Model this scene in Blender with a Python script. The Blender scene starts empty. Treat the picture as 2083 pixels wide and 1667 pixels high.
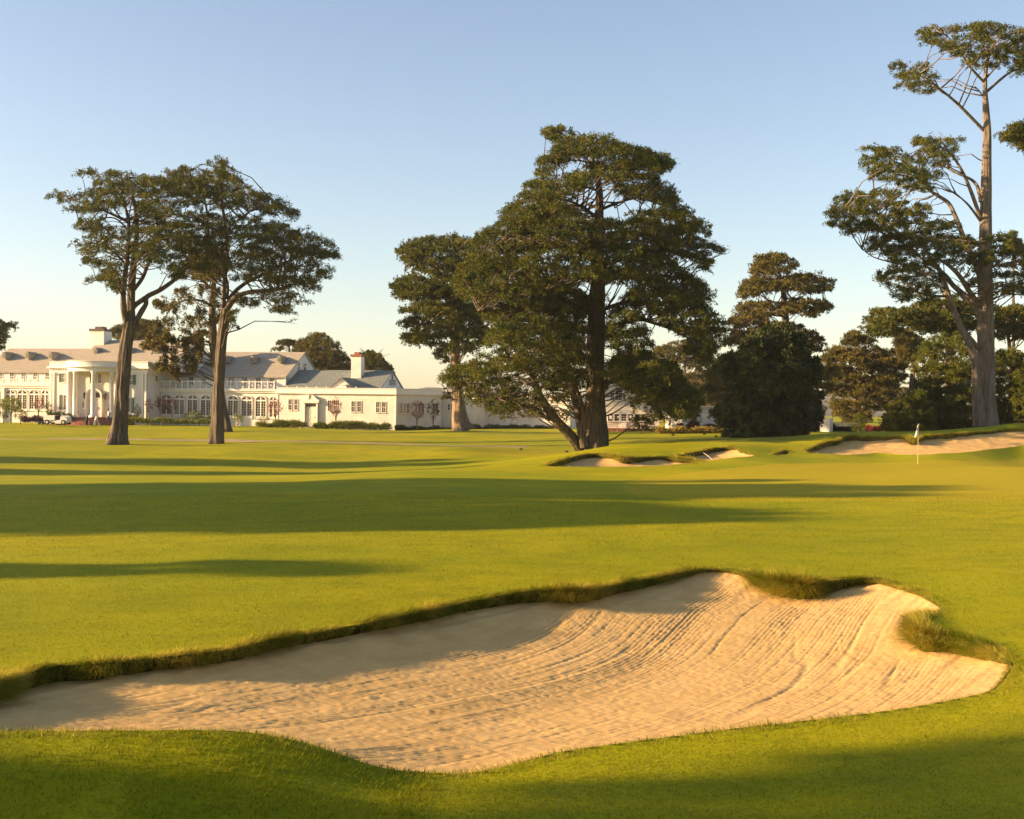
import bpy, math, random
import numpy as np
from mathutils import Vector, Matrix

random.seed(7)
rng = np.random.default_rng(7)
S = bpy.context.scene
COL = S.collection
R = math.radians

# ------------------------------------------------------------------ camera
CAMH = 2.5
FPX, PW, PH = 2400.0, 2083.0, 1667.0
PITCH, ROLL = math.atan(4.5 / 2400.0), R(0.72)
_f = Vector((0, math.cos(PITCH), math.sin(PITCH)))
_u = Vector((0, -math.sin(PITCH), math.cos(PITCH)))
_r = Vector((1, 0, 0))
RC = _r * math.cos(ROLL) + _u * math.sin(ROLL)
UC = -_r * math.sin(ROLL) + _u * math.cos(ROLL)
cam_d = bpy.data.cameras.new("camera")
cam = bpy.data.objects.new("camera", cam_d)
COL.objects.link(cam)
cam.matrix_world = Matrix(((RC.x, UC.x, -_f.x, 0), (RC.y, UC.y, -_f.y, 0), (RC.z, UC.z, -_f.z, CAMH), (0, 0, 0, 1)))
cam_d.sensor_fit = 'HORIZONTAL'
cam_d.sensor_width = 36.0
cam_d.lens = 36.0 * FPX / PW
cam_d.clip_start = 0.1
cam_d.clip_end = 20000
S.camera = cam

# ------------------------------------------------------------------ sky, sun, exposure
SUN_EL, SUN_AZ = R(15.5), R(6.0)            # from the left, a touch from behind the camera
TO_SUN = Vector((-math.cos(SUN_AZ) * math.cos(SUN_EL), -math.sin(SUN_AZ) * math.cos(SUN_EL), math.sin(SUN_EL)))
w = bpy.data.worlds.new("World")
S.world = w
w.use_nodes = True
wn = w.node_tree.nodes
sky = wn.new("ShaderNodeTexSky")
sky.sky_type = 'NISHITA'
sky.sun_disc = False
sky.sun_elevation = SUN_EL
sky.sun_rotation = math.atan2(TO_SUN.x, TO_SUN.y)
sky.altitude = 0
sky.air_density = 1.0
sky.dust_density = 0.9
sky.ozone_density = 1.2
w.node_tree.links.new(sky.outputs[0], wn["Background"].inputs[0])
wn["Background"].inputs[1].default_value = 0.083
sl = bpy.data.lights.new("sun", 'SUN')
sl.energy = 5.0
sl.angle = R(0.53)
sl.color = (1.0, 0.74, 0.42)
so = bpy.data.objects.new("sun", sl)
COL.objects.link(so)
so.rotation_euler = (-TO_SUN).to_track_quat('-Z', 'Y').to_euler()
so.location = (-60, 0, 40)
S.view_settings.view_transform = 'Standard'
S.view_settings.look = 'None'
S.view_settings.exposure = 1.56
S.view_settings.use_white_balance = True
S.view_settings.white_balance_temperature = 6950
S.view_settings.white_balance_tint = 17
S.view_settings.gamma = 1.0
S.render.engine = 'CYCLES'
S.cycles.use_denoising = True
S.cycles.max_bounces = 6
S.cycles.diffuse_bounces = 3
S.cycles.glossy_bounces = 2
S.cycles.transmission_bounces = 4
S.cycles.transparent_max_bounces = 4
S.cycles.caustics_reflective = False
S.cycles.caustics_refractive = False

# ------------------------------------------------------------------ helpers
CAM = np.array([0, 0, CAMH])


def ray(px, py):
    """direction through a pixel of the photo, scaled to unit forward (Y) distance"""
    px = np.asarray(px, float); py = np.asarray(py, float)
    a = ((px - PW / 2) / FPX)[..., None]; b = ((py - PH / 2) / FPX)[..., None]
    v = np.array(_f)[None] * 1.0 + a * np.array(RC)[None] - b * np.array(UC)[None] if px.ndim else \
        np.array(_f) + a * np.array(RC) - b * np.array(UC)
    return v / v[..., 1:2]


def P(px, py, d):
    return CAM + ray(px, py) * np.asarray(d, float)[..., None] if np.ndim(px) else CAM + ray(px, py) * d


def mesh_np(name, verts, faces, mats, parent=None, smooth=False, mat_idx=None, link=True):
    """verts (N,3); faces (M,k) array or list of such arrays / list of lists"""
    me = bpy.data.meshes.new(name)
    verts = np.asarray(verts, np.float32)
    if isinstance(faces, np.ndarray):
        k = faces.shape[1]
        nl = faces.size
        starts = np.arange(0, nl, k, dtype=np.int32)
        idx = faces.astype(np.int32).ravel()
    else:
        lens = np.array([len(f) for f in faces], np.int32)
        starts = np.concatenate([[0], np.cumsum(lens)[:-1]]).astype(np.int32) if len(lens) else np.zeros(0, np.int32)
        idx = np.array([i for f in faces for i in f], np.int32)
        nl = len(idx)
    me.vertices.add(len(verts)); me.vertices.foreach_set("co", verts.ravel())
    me.loops.add(nl); me.loops.foreach_set("vertex_index", idx)
    me.polygons.add(len(starts)); me.polygons.foreach_set("loop_start", starts)
    for m in (mats if isinstance(mats, (list, tuple)) else [mats]):
        me.materials.append(m)
    if mat_idx is not None:
        me.polygons.foreach_set("material_index", np.asarray(mat_idx, np.int32))
    me.polygons.foreach_set("use_smooth", np.full(len(starts), smooth, bool))
    me.update(calc_edges=True)
    o = bpy.data.objects.new(name, me)
    if link:
        COL.objects.link(o)
    if parent is not None:
        o.parent = parent
    return o


def tag(o, label=None, cat=None, group=None, kind=None):
    if label: o["label"] = label
    if cat: o["category"] = cat
    if group: o["group"] = group
    if kind: o["kind"] = kind
    return o


def empty(name, loc, label, cat, group=None, rz=0.0):
    o = bpy.data.objects.new(name, None)
    COL.objects.link(o)
    o.location = tuple(float(v) for v in loc)
    o.rotation_euler = (0, 0, rz)
    o.empty_display_size = 0.5
    return tag(o, label, cat, group)


class MB:
    """collects boxes, bars, tubes and polygons into one mesh"""
    def __init__(s): s.v = []; s.f = []; s.mi = []; s.m = 0

    def add(s, vs, fs):
        b = len(s.v)
        s.v.extend([tuple(map(float, p)) for p in vs])
        for f in fs:
            s.f.append([b + i for i in f]); s.mi.append(s.m)

    def box(s, x0, x1, y0, y1, z0, z1):
        s.add([(x0, y0, z0), (x1, y0, z0), (x1, y1, z0), (x0, y1, z0), (x0, y0, z1), (x1, y0, z1), (x1, y1, z1), (x0, y1, z1)],
              [(0, 3, 2, 1), (4, 5, 6, 7), (0, 1, 5, 4), (1, 2, 6, 5), (2, 3, 7, 6), (3, 0, 4, 7)])

    def prism(s, poly, y0, y1):
        """poly of (x,z) extruded along y"""
        n = len(poly)
        s.add([(x, y0, z) for x, z in poly] + [(x, y1, z) for x, z in poly],
              [tuple(range(n)), tuple(range(2 * n - 1, n - 1, -1))] + [(i, i + n, (i + 1) % n + n, (i + 1) % n) for i in range(n)])

    def slab(s, poly, z0, z1):
        """poly of (x,y) extruded along z"""
        n = len(poly)
        s.add([(x, y, z0) for x, y in poly] + [(x, y, z1) for x, y in poly],
              [tuple(range(n - 1, -1, -1)), tuple(range(n, 2 * n))] + [(i, (i + 1) % n, (i + 1) % n + n, i + n) for i in range(n)])

    def tube(s, pts, rad, n=8, cap=True):
        pts = [Vector(p) for p in pts]
        if not isinstance(rad, (list, tuple)): rad = [rad] * len(pts)
        rings = []
        t0 = (pts[1] - pts[0]).normalized()
        a = t0.orthogonal().normalized()
        for i, p in enumerate(pts):
            t = (pts[min(i + 1, len(pts) - 1)] - pts[max(i - 1, 0)]).normalized()
            a = (a - t * a.dot(t)).normalized()
            b = t.cross(a)
            rings.append([p + (a * math.cos(2 * math.pi * k / n) + b * math.sin(2 * math.pi * k / n)) * rad[i] for k in range(n)])
        vs = [q for r_ in rings for q in r_]
        fs = []
        for i in range(len(pts) - 1):
            for k in range(n):
                fs.append((i * n + k, i * n + (k + 1) % n, (i + 1) * n + (k + 1) % n, (i + 1) * n + k))
        if cap:
            fs.append(tuple(range(n - 1, -1, -1))); fs.append(tuple(range((len(pts) - 1) * n, len(pts) * n)))
        s.add(vs, fs)

    def lathe(s, prof, cx=0, cy=0, n=16):
        k = len(prof)
        vs = []
        for r_, z in prof:
            for i in range(n):
                vs.append((cx + r_ * math.cos(2 * math.pi * i / n), cy + r_ * math.sin(2 * math.pi * i / n), z))
        fs = []
        for j in range(k - 1):
            for i in range(n):
                fs.append((j * n + i, j * n + (i + 1) % n, (j + 1) * n + (i + 1) % n, (j + 1) * n + i))
        fs.append(tuple(range(n - 1, -1, -1))); fs.append(tuple(range((k - 1) * n, k * n)))
        s.add(vs, fs)

    def build(s, name, mats, parent=None, smooth=False):
        return mesh_np(name, np.array(s.v, np.float32).reshape(-1, 3), s.f, mats, parent, smooth, s.mi)


def vnoise(x, y, seed=0):
    """smooth 2-D value noise in -1..1"""
    xi = np.floor(x).astype(np.int64); yi = np.floor(y).astype(np.int64)
    fx = x - xi; fy = y - yi
    fx = fx * fx * (3 - 2 * fx); fy = fy * fy * (3 - 2 * fy)

    def h(a, b):
        n = (a * 374761393 + b * 668265263 + seed * 974711) & 0x7fffffff
        n = ((n ^ (n >> 13)) * 1274126177) & 0x7fffffff
        return ((n ^ (n >> 16)) & 0xffff) / 32767.5 - 1.0
    return (h(xi, yi) * (1 - fx) + h(xi + 1, yi) * fx) * (1 - fy) + (h(xi, yi + 1) * (1 - fx) + h(xi + 1, yi + 1) * fx) * fy


def sstep(a, b, x):
    t = np.clip((x - a) / (b - a), 0, 1)
    return t * t * (3 - 2 * t)


def inpoly(px, py, poly):
    px = np.asarray(px); py = np.asarray(py)
    r = np.zeros(px.shape, bool)
    n = len(poly)
    for i in range(n):
        x0, y0 = poly[i]; x1, y1 = poly[(i + 1) % n]
        if y0 == y1: continue
        c = ((y0 > py) != (y1 > py)) & (px < (x1 - x0) * (py - y0) / (y1 - y0) + x0)
        r ^= c
    return r


def catmull(pts, rad, sub=4):
    pts = [np.asarray(p, float) for p in pts]
    if len(pts) < 3: return pts, list(rad)
    out, ro = [], []
    for i in range(len(pts) - 1):
        p0 = pts[max(i - 1, 0)]; p1 = pts[i]; p2 = pts[i + 1]; p3 = pts[min(i + 2, len(pts) - 1)]
        for k in range(sub):
            t = k / sub
            out.append(0.5 * (2 * p1 + (p2 - p0) * t + (2 * p0 - 5 * p1 + 4 * p2 - p3) * t * t + (3 * p1 - p0 - 3 * p2 + p3) * t ** 3))
            ro.append(rad[i] * (1 - t) + rad[i + 1] * t)
    out.append(pts[-1]); ro.append(rad[-1])
    return out, ro

# ------------------------------------------------------------------ materials
MATS = {}


def mat(name, col, rough=0.8, spec=0.2, **k):
    if name in MATS: return MATS[name]
    m = bpy.data.materials.new(name)
    m.use_nodes = True
    nt = m.node_tree
    b = nt.nodes["Principled BSDF"]
    b.inputs["Roughness"].default_value = rough
    b.inputs["Specular IOR Level"].default_value = spec
    b.inputs["Base Color"].default_value = (*col, 1)
    MATS[name] = m
    m["c"] = 1
    return m


def N(m, t, **k):
    n = m.node_tree.nodes.new(t)
    for a, v in k.items():
        if isinstance(getattr(n, a, None), (int, float, str, bool)) or hasattr(n, a):
            setattr(n, a, v)
    return n


def L(m, a, b): m.node_tree.links.new(a, b)


def noise_col(m, c0, c1, scale=1.0, detail=4.0, stretch=(1, 1, 1), lo=0.35, hi=0.65, coord='Object', bump=0.0, bscale=None, bdist=0.02, rough=0.6):
    """colour varies between c0 and c1 with a noise; optional bump"""
    b = m.node_tree.nodes["Principled BSDF"]
    tc = N(m, "ShaderNodeTexCoord"); mp = N(m, "ShaderNodeMapping")
    mp.inputs["Scale"].default_value = stretch
    L(m, tc.outputs[coord], mp.inputs[0])
    nz = N(m, "ShaderNodeTexNoise"); nz.inputs["Scale"].default_value = scale; nz.inputs["Detail"].default_value = detail
    nz.inputs["Roughness"].default_value = rough
    L(m, mp.outputs[0], nz.inputs[0])
    cr = N(m, "ShaderNodeValToRGB")
    cr.color_ramp.elements[0].position = lo; cr.color_ramp.elements[0].color = (*c0, 1)
    cr.color_ramp.elements[1].position = hi; cr.color_ramp.elements[1].color = (*c1, 1)
    L(m, nz.outputs[0], cr.inputs[0])
    L(m, cr.outputs[0], b.inputs["Base Color"])
    if bump:
        n2 = N(m, "ShaderNodeTexNoise"); n2.inputs["Scale"].default_value = bscale or scale * 3; n2.inputs["Detail"].default_value = 5
        L(m, mp.outputs[0], n2.inputs[0])
        bp = N(m, "ShaderNodeBump"); bp.inputs["Strength"].default_value = bump; bp.inputs["Distance"].default_value = bdist
        L(m, n2.outputs[0], bp.inputs["Height"]); L(m, bp.outputs[0], b.inputs["Normal"])
    return cr


def leaf_mat(name, dark, light, trans=0.25, scale=0.7):
    m = mat(name, dark, 0.65, 0.15)
    if m.get("done"): return m
    m["done"] = 1
    cr = noise_col(m, dark, light, scale, 3.0, lo=0.38, hi=0.66)
    nt = m.node_tree
    b = nt.nodes["Principled BSDF"]
    geo = N(m, "ShaderNodeNewGeometry")
    hs = N(m, "ShaderNodeHueSaturation")
    mr = N(m, "ShaderNodeMapRange"); mr.inputs[3].default_value = 0.78; mr.inputs[4].default_value = 1.22
    L(m, geo.outputs["Random Per Island"], mr.inputs[0]); L(m, mr.outputs[0], hs.inputs["Value"])
    L(m, cr.outputs[0], hs.inputs["Color"]); L(m, hs.outputs[0], b.inputs["Base Color"])
    tr = N(m, "ShaderNodeBsdfTranslucent"); L(m, hs.outputs[0], tr.inputs[0])
    mx = N(m, "ShaderNodeMixShader"); mx.inputs[0].default_value = trans
    L(m, b.outputs[0], mx.inputs[1]); L(m, tr.outputs[0], mx.inputs[2])
    L(m, mx.outputs[0], nt.nodes["Material Output"].inputs[0])
    return m


def turf_mat(name, c0, c1, c2, fine=60.0, bump=0.5, big=0.12):
    """mown turf: broad patches, metre-size mottling, fine grain"""
    m = mat(name, c0, 0.85, 0.08)
    b = m.node_tree.nodes["Principled BSDF"]
    tc = N(m, "ShaderNodeTexCoord")
    def nz(scale, det, rg=0.6, st=(1, 1, 1)):
        mp = N(m, "ShaderNodeMapping"); mp.inputs["Scale"].default_value = st
        L(m, tc.outputs["Object"], mp.inputs[0])
        n = N(m, "ShaderNodeTexNoise"); n.inputs["Scale"].default_value = scale; n.inputs["Detail"].default_value = det
        n.inputs["Roughness"].default_value = rg
        L(m, mp.outputs[0], n.inputs[0]); return n
    nb, nm, nf = nz(big, 3), nz(1.4, 6, 0.65, (0.6, 1, 1)), nz(fine, 5, 0.8)
    cr = N(m, "ShaderNodeValToRGB")
    e = cr.color_ramp.elements
    e[0].position = 0.36; e[0].color = (*c0, 1); e[1].position = 0.66; e[1].color = (*c1, 1)
    L(m, nb.outputs[0], cr.inputs[0])
    mx = N(m, "ShaderNodeMix", data_type='RGBA'); mx.inputs[7].default_value = (*c2, 1)
    L(m, cr.outputs[0], mx.inputs[6])
    mr = N(m, "ShaderNodeMapRange"); mr.inputs[1].default_value = 0.45; mr.inputs[2].default_value = 0.75; mr.inputs[4].default_value = 0.85
    L(m, nm.outputs[0], mr.inputs[0]); L(m, mr.outputs[0], mx.inputs[0])
    hs = N(m, "ShaderNodeHueSaturation")
    m2 = N(m, "ShaderNodeMapRange"); m2.inputs[1].default_value = 0.25; m2.inputs[2].default_value = 0.75; m2.inputs[3].default_value = 0.6; m2.inputs[4].default_value = 1.4
    L(m, nf.outputs[0], m2.inputs[0]); L(m, m2.outputs[0], hs.inputs["Value"]); L(m, mx.outputs[2], hs.inputs["Color"])
    L(m, hs.outputs[0], b.inputs["Base Color"])
    bp = N(m, "ShaderNodeBump"); bp.inputs["Strength"].default_value = bump; bp.inputs["Distance"].default_value = 0.012
    L(m, nf.outputs[0], bp.inputs["Height"])
    L(m, bp.outputs[0], b.inputs["Normal"])
    return m


M_TURF = turf_mat("fairway_turf", (0.21, 0.225, 0.002), (0.325, 0.28, 0.003), (0.155, 0.17, 0.002), 45)
M_GREEN = turf_mat("green_turf", (0.31, 0.255, 0.006), (0.345, 0.275, 0.008), (0.28, 0.23, 0.005), 90, 0.25)
M_THATCH = mat("turf_edge", (0.09, 0.09, 0.02), 0.9, 0.1)
noise_col(M_THATCH, (0.05, 0.055, 0.008), (0.16, 0.14, 0.02), 24, 6, (1, 1, 1), bump=0.9, bscale=50, bdist=0.03)
M_SAND = mat("bunker_sand", (0.52, 0.40, 0.25), 0.9, 0.1)
noise_col(M_SAND, (0.48, 0.295, 0.105), (0.62, 0.40, 0.16), 2.2, 8, lo=0.3, hi=0.7, bump=0.55, bscale=120, bdist=0.008, rough=0.75)
M_PATH = mat("path_dirt", (0.30, 0.22, 0.13), 0.9, 0.1)
noise_col(M_PATH, (0.26, 0.19, 0.10), (0.36, 0.27, 0.17), 0.8, 5, bump=0.3)
M_BLADE = leaf_mat("grass_blade", (0.19, 0.21, 0.003), (0.31, 0.28, 0.004), 0.4, 1.2)
M_FRINGE = leaf_mat("long_grass", (0.17, 0.18, 0.008), (0.46, 0.36, 0.05), 0.45, 2.5)
M_STRAW = leaf_mat("straw_blade", (0.22, 0.19, 0.04), (0.42, 0.33, 0.10), 0.3, 3)
M_CYP = leaf_mat("cypress_leaf", (0.036, 0.056, 0.008), (0.130, 0.120, 0.014), 0.22, 0.8)
M_CYPB = leaf_mat("cypress_leaf_brown", (0.060, 0.062, 0.012), (0.18, 0.135, 0.027), 0.25, 0.8)
M_ROUND = leaf_mat("round_tree_leaf", (0.030, 0.055, 0.015), (0.12, 0.125, 0.035), 0.15, 0.9)
M_CONI = leaf_mat("young_cypress_leaf", (0.065, 0.085, 0.008), (0.15, 0.15, 0.018), 0.35, 0.6)
M_SHRUB = leaf_mat("shrub_leaf", (0.12, 0.15, 0.025), (0.26, 0.26, 0.05), 0.3, 3)
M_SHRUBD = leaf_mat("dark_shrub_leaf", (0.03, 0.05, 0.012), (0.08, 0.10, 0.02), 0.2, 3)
M_RED = leaf_mat("red_leaf", (0.15, 0.035, 0.03), (0.30, 0.09, 0.07), 0.3, 4)
M_PURP = leaf_mat("plum_leaf", (0.05, 0.022, 0.028), (0.13, 0.06, 0.06), 0.25, 4)
M_FLOWR = leaf_mat("red_flower_leaf", (0.20, 0.03, 0.04), (0.42, 0.10, 0.08), 0.3, 6)
M_YELL = leaf_mat("yellow_flower_leaf", (0.16, 0.13, 0.02), (0.50, 0.34, 0.08), 0.3, 5)
M_PALM = leaf_mat("palm_leaf", (0.05, 0.06, 0.012), (0.13, 0.12, 0.025), 0.25, 2)


def bark_mat(name, c0, c1, st=(2.6, 2.6, 0.35)):
    m = mat(name, c0, 0.9, 0.1)
    noise_col(m, c0, c1, 2.2, 7, st, 0.32, 0.68, bump=1.0, bscale=3.2, bdist=0.16, rough=0.7)
    return m


M_BARK = bark_mat("cypress_bark", (0.042, 0.034, 0.025), (0.185, 0.145, 0.105))
M_BARKG = bark_mat("grey_bark", (0.085, 0.068, 0.052), (0.25, 0.20, 0.155))
M_BARKP = bark_mat("pale_bark", (0.13, 0.09, 0.055), (0.32, 0.23, 0.15))

# ------------------------------------------------------------------ terrain
CTL = []


def cz(px, py, z):
    r_ = ray(px, py); d = (z - CAMH) / r_[2]; CTL.append((r_[0] * d, d, z))


def cd(px, py, d):
    r_ = ray(px, py); CTL.append((r_[0] * d, d, CAMH + r_[2] * d))


for a in [(0, 1667, .15), (500, 1667, .08), (1041, 1667, 0), (1600, 1667, 0), (2083, 1667, .05),
          (0, 1487, .32), (400, 1488, .30), (620, 1510, .2), (760, 1560, .03), (950, 1575, -.03), (1200, 1522, 0), (1500, 1482, .03), (1850, 1440, .08), (2040, 1385, .12),
          (0, 1392, .16), (200, 1348, .16), (560, 1290, .18), (860, 1243, .2), (1050, 1206, .22), (1240, 1190, .24), (1440, 1155, .27), (1600, 1152, .27), (1770, 1177, .26), (1920, 1235, .24), (2065, 1345, .16),
          (0, 1250, .17), (500, 1200, .22), (1041, 1130, .27), (1500, 1110, .32), (2083, 1130, .37), (2083, 1200, .32),
          (0, 1110, .1), (500, 1090, .17), (1041, 1060, .22), (1600, 1060, .27), (2083, 1060, .37),
          (0, 1000, -.12), (500, 1000, 0), (1041, 1000, .1), (1500, 1000, .15), (2083, 1000, .3),
          (660, 966, -.15), (900, 955, -.1), (1060, 946, -.02), (300, 975, -.28), (0, 985, -.3),
          (1300, 985, .1), (1700, 980, .2), (1867, 945, .1), (1450, 945, .08), (2083, 950, .35),
          (1500, 930, .28), (1600, 925, .3), (1700, 928, .25), (1790, 921, .33), (1868, 926, .33), (1950, 922, .45), (2083, 906, .8),
          (1120, 950, 0), (1250, 950, 0), (1400, 943, .1)]:
    cz(*a)
for a in [(660, 950, 70), (300, 950, 66), (0, 950, 62), (930, 940, 72), (1100, 930, 71),
          (0, 915, 80), (500, 915, 82), (930, 915, 82), (237, 905, 90), (440, 903, 96), (0, 893, 97), (600, 898, 96), (930, 907, 93), (1210, 920, 80),
          (0, 872, 125), (500, 875, 122), (700, 878, 125), (935, 877, 122), (0, 862, 145), (805, 876, 139), (1100, 877, 130), (1150, 890, 105), (1400, 881, 117),
          (1160, 930, 60), (1210, 922, 63), (1290, 925, 63), (1350, 927, 63), (1420, 938, 61),
          (1370, 926, 64), (1460, 911, 68), (1500, 908, 68),
          (1650, 912, 70), (1690, 896, 73), (1720, 888, 74.5), (1830, 885, 75), (1900, 883, 75.5), (1980, 877, 76), (2083, 871, 76),
          (1250, 906, 76), (1370, 897, 80), (1490, 893, 82), (1600, 889, 83), (1700, 882.5, 83), (1850, 879.5, 82), (2000, 872, 82), (2083, 867, 82), (1690, 875, 125)]:
    cd(*a)
CTL += [(25, 100, .6), (40, 98, 1.0), (10, 112, .4), (60, 100, 1.3), (60, 140, 1.0), (-80, 200, .5), (0, 200, .6), (80, 200, 1.5), (-150, 300, 1), (150, 300, 2.2), (0, 300, 1),
        (-60, 60, -.5), (-70, 100, -.3), (-40, 30, .1), (-40, 15, .2), (-20, 8, .3), (65, 65, 1.6), (45, 40, .8), (40, 20, .5), (20, 8, .2), (0, 0, 0), (-25, -20, 0), (25, -20, 0)]
CTL = np.array(CTL)


def _tps(a, b):
    r2 = ((a[:, None, 0] - b[None, :, 0]) ** 2 + (a[:, None, 1] - b[None, :, 1]) ** 2)
    return r2 * np.log(r2 + 1e-6) * 0.5


def _warp(xy):
    # near ground is known in finer detail than far ground
    x, y = xy[:, 0], xy[:, 1]
    r_ = np.sqrt(x * x + y * y) + 1e-6
    k = 12.0 * np.log1p(r_ / 12.0) / r_
    return np.stack([x * k, y * k], 1)


_cp = _warp(CTL[:, :2])
_n = len(CTL)
_A = np.zeros((_n + 3, _n + 3))
_A[:_n, :_n] = _tps(_cp, _cp) + np.eye(_n) * 0.02
_A[:_n, _n] = 1; _A[:_n, _n + 1:] = _cp; _A[_n, :_n] = 1; _A[_n + 1:, :_n] = _cp.T
_w = np.linalg.solve(_A, np.concatenate([CTL[:, 2], np.zeros(3)]))


def G(x, y):
    """height of the ground"""
    sh = np.shape(x)
    xy = np.stack([np.ravel(x), np.ravel(y)], 1).astype(float)
    out = np.empty(len(xy))
    for i in range(0, len(xy), 40000):
        q = xy[i:i + 40000]; wq = _warp(q)
        z = _tps(wq, _cp) @ _w[:_n] + _w[_n] + wq @ _w[_n + 1:]
        r_ = np.hypot(q[:, 0], q[:, 1])
        z = np.clip(z, -1.6, 3.5)
        k = sstep(190, 320, r_)
        z = z * (1 - k) + (0.8 + 1.4 * sstep(20, 120, q[:, 0])) * k
        x_, y_ = q[:, 0], q[:, 1]
        z = z + 0.012 * vnoise(x_ * 0.9, y_ * 0.9, 3) + 0.03 * vnoise(x_ * 0.23, y_ * 0.23, 5) * sstep(12, 40, r_) + .07 * vnoise(x_ * .05, y_ * .21, 6) * sstep(60, 85, r_) * (1 - sstep(125, 150, r_))
        out[i:i + 40000] = z
    return out.reshape(sh)


def hit(px, py, d0=5.0, d1=170.0):
    """first point where the ray through a pixel meets the ground"""
    r_ = ray(px, py)
    d = np.concatenate([np.arange(d0, 25, 0.03), np.arange(25, d1, 0.15)])
    f = CAMH + r_[2] * d - G(r_[0] * d, d)
    i = np.argmax(f <= 0)
    if f[i] > 0: i = len(d) - 1
    return np.array([r_[0] * d[i], d[i]])


def smooth_poly(pts, sub=5):
    n = len(pts); out = []
    for i in range(n):
        p0, p1, p2, p3 = (np.array(pts[(i + k) % n], float) for k in (-1, 0, 1, 2))
        for k in range(sub):
            t = k / sub
            out.append(0.5 * (2 * p1 + (p2 - p0) * t + (2 * p0 - 5 * p1 + 4 * p2 - p3) * t * t + (3 * p1 - p0 - 3 * p2 + p3) * t ** 3))
    return np.array(out)


def bunker_outline(pix, **k):
    return smooth_poly([(*hit(a, b, **k), c * .62) for a, b, c in pix])


BUNK = []
BUNK.append(bunker_outline([
    (-160, 1500, .05), (0, 1489, .05), (300, 1487, .05), (500, 1491, .05), (620, 1512, .05), (700, 1540, .04), (780, 1565, .03), (860, 1574, .03), (960, 1574, .03), (1050, 1556, .03),
    (1150, 1531, .03), (1350, 1503, .03), (1500, 1483, .03), (1700, 1460, .03), (1850, 1440, .03), (1980, 1416, .03), (2025, 1402, .04), (2050, 1375, .05), (2062, 1352, .06),
    (2040, 1336, .08), (2000, 1316, .24), (1950, 1298, .30), (1900, 1290, .32), (1864, 1286, .34), (1862, 1266, .28), (1882, 1252, .1), (1918, 1240, .05), (1905, 1226, .05), (1860, 1202, .08),
    (1800, 1185, .08), (1770, 1177, .12), (1700, 1181, .26), (1650, 1188, .32), (1600, 1184, .34), (1550, 1178, .30), (1520, 1168, .1), (1480, 1160, .06), (1440, 1158, .06), (1390, 1163, .12),
    (1350, 1172, .16), (1240, 1192, .2), (1190, 1201, .24), (1050, 1207, .2), (860, 1245, .18), (640, 1287, .15), (560, 1300, .18), (450, 1324, .2), (300, 1341, .2), (200, 1350, .22), (100, 1358, .22), (0, 1390, .25), (-160, 1440, .22)]))
BUNK.append(bunker_outline([
    (1112, 949, .15), (1180, 950, .05), (1280, 950, .05), (1360, 947, .05), (1415, 942, .1), (1424, 938, .25), (1385, 934, .35), (1350, 930, .3), (1325, 930, .2), (1300, 931, .4), (1265, 932, .4),
    (1245, 927, .3), (1210, 924, .3), (1180, 927, .35), (1150, 934, .4), (1125, 943, .3)], d0=45))
BUNK.append(bunker_outline([
    (1376, 928, .3), (1410, 921.5, .35), (1445, 914, .35), (1478, 910, .3), (1498, 911, .2), (1506, 918, .1), (1538, 927, .1), (1500, 931, .05), (1445, 937, .05), (1410, 934, .2)], d0=45))
BUNK.append(bunker_outline([(1570, 926, .2), (1588, 919, .3), (1602, 917.5, .3), (1606, 922, .1), (1590, 926.5, .05)], d0=45))
BUNK.append(bunker_outline([
    (1638, 920, .2), (1655, 910, .4), (1680, 901, .45), (1704, 897, .45), (1713, 891, .45), (1740, 889, .35), (1830, 888, .25), (1848, 894, .5), (1868, 894, .5), (1882, 888, .35), (1930, 885, .35), (1985, 880, .25),
    (2040, 877, .2), (2090, 876, .2), (2140, 885, .2), (2140, 901, .05), (2083, 906, .05), (2020, 914, .05), (1950, 922, .05), (1868, 926.5, .05), (1790, 921.5, .05), (1730, 926, .05), (1680, 924, .05)], d0=45))


def poly_sdf(x, y, poly):
    """signed distance (inside negative) and the third column of poly at the nearest edge point"""
    n = len(poly)
    best = np.full(x.shape, 1e9); val = np.zeros(x.shape)
    for i in range(n):
        a = poly[i]; b = poly[(i + 1) % n]
        e = b[:2] - a[:2]; l2 = e @ e + 1e-12
        t = np.clip(((x - a[0]) * e[0] + (y - a[1]) * e[1]) / l2, 0, 1)
        d2 = (x - a[0] - t * e[0]) ** 2 + (y - a[1] - t * e[1]) ** 2
        m = d2 < best
        best = np.where(m, d2, best); val = np.where(m, a[2] + (b[2] - a[2]) * t, val)
    ins = inpoly(x, y, [tuple(p[:2]) for p in poly])
    return np.where(ins, -1, 1) * np.sqrt(best), val


# putting green outline and path centre line (world metres)
GREEN = smooth_poly([(*hit(a, b), 0) for a, b in [(1268, 990), (1300, 976), (1400, 962), (1560, 946), (1700, 942), (1867, 939), (1990, 938), (2120, 930), (2220, 960), (2180, 1010), (2000, 1022), (1800, 1020), (1560, 1022), (1380, 1018), (1290, 1008)]])
PATHL = np.array([hit(a, b) for a, b in [(-260, 889.5), (0, 893), (150, 893.5), (300, 894.5), (450, 895.5), (600, 898), (700, 901), (800, 904), (930, 907.5), (1050, 909)]])


def path_sdf(x, y):
    best = np.full(x.shape, 1e9)
    for a, b in zip(PATHL[:-1], PATHL[1:]):
        e = b - a
        t = np.clip(((x - a[0]) * e[0] + (y - a[1]) * e[1]) / (e @ e), 0, 1)
        best = np.minimum(best, np.hypot(x - a[0] - t * e[0], y - a[1] - t * e[1]))
    return best - 1.1


def lines(segs):
    out = [segs[0][0]]
    for a, b, st in segs:
        n = max(1, int(round((b - a) / st)))
        out += list(a + (b - a) * np.arange(1, n + 1) / n)
    return np.array(out)


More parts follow.
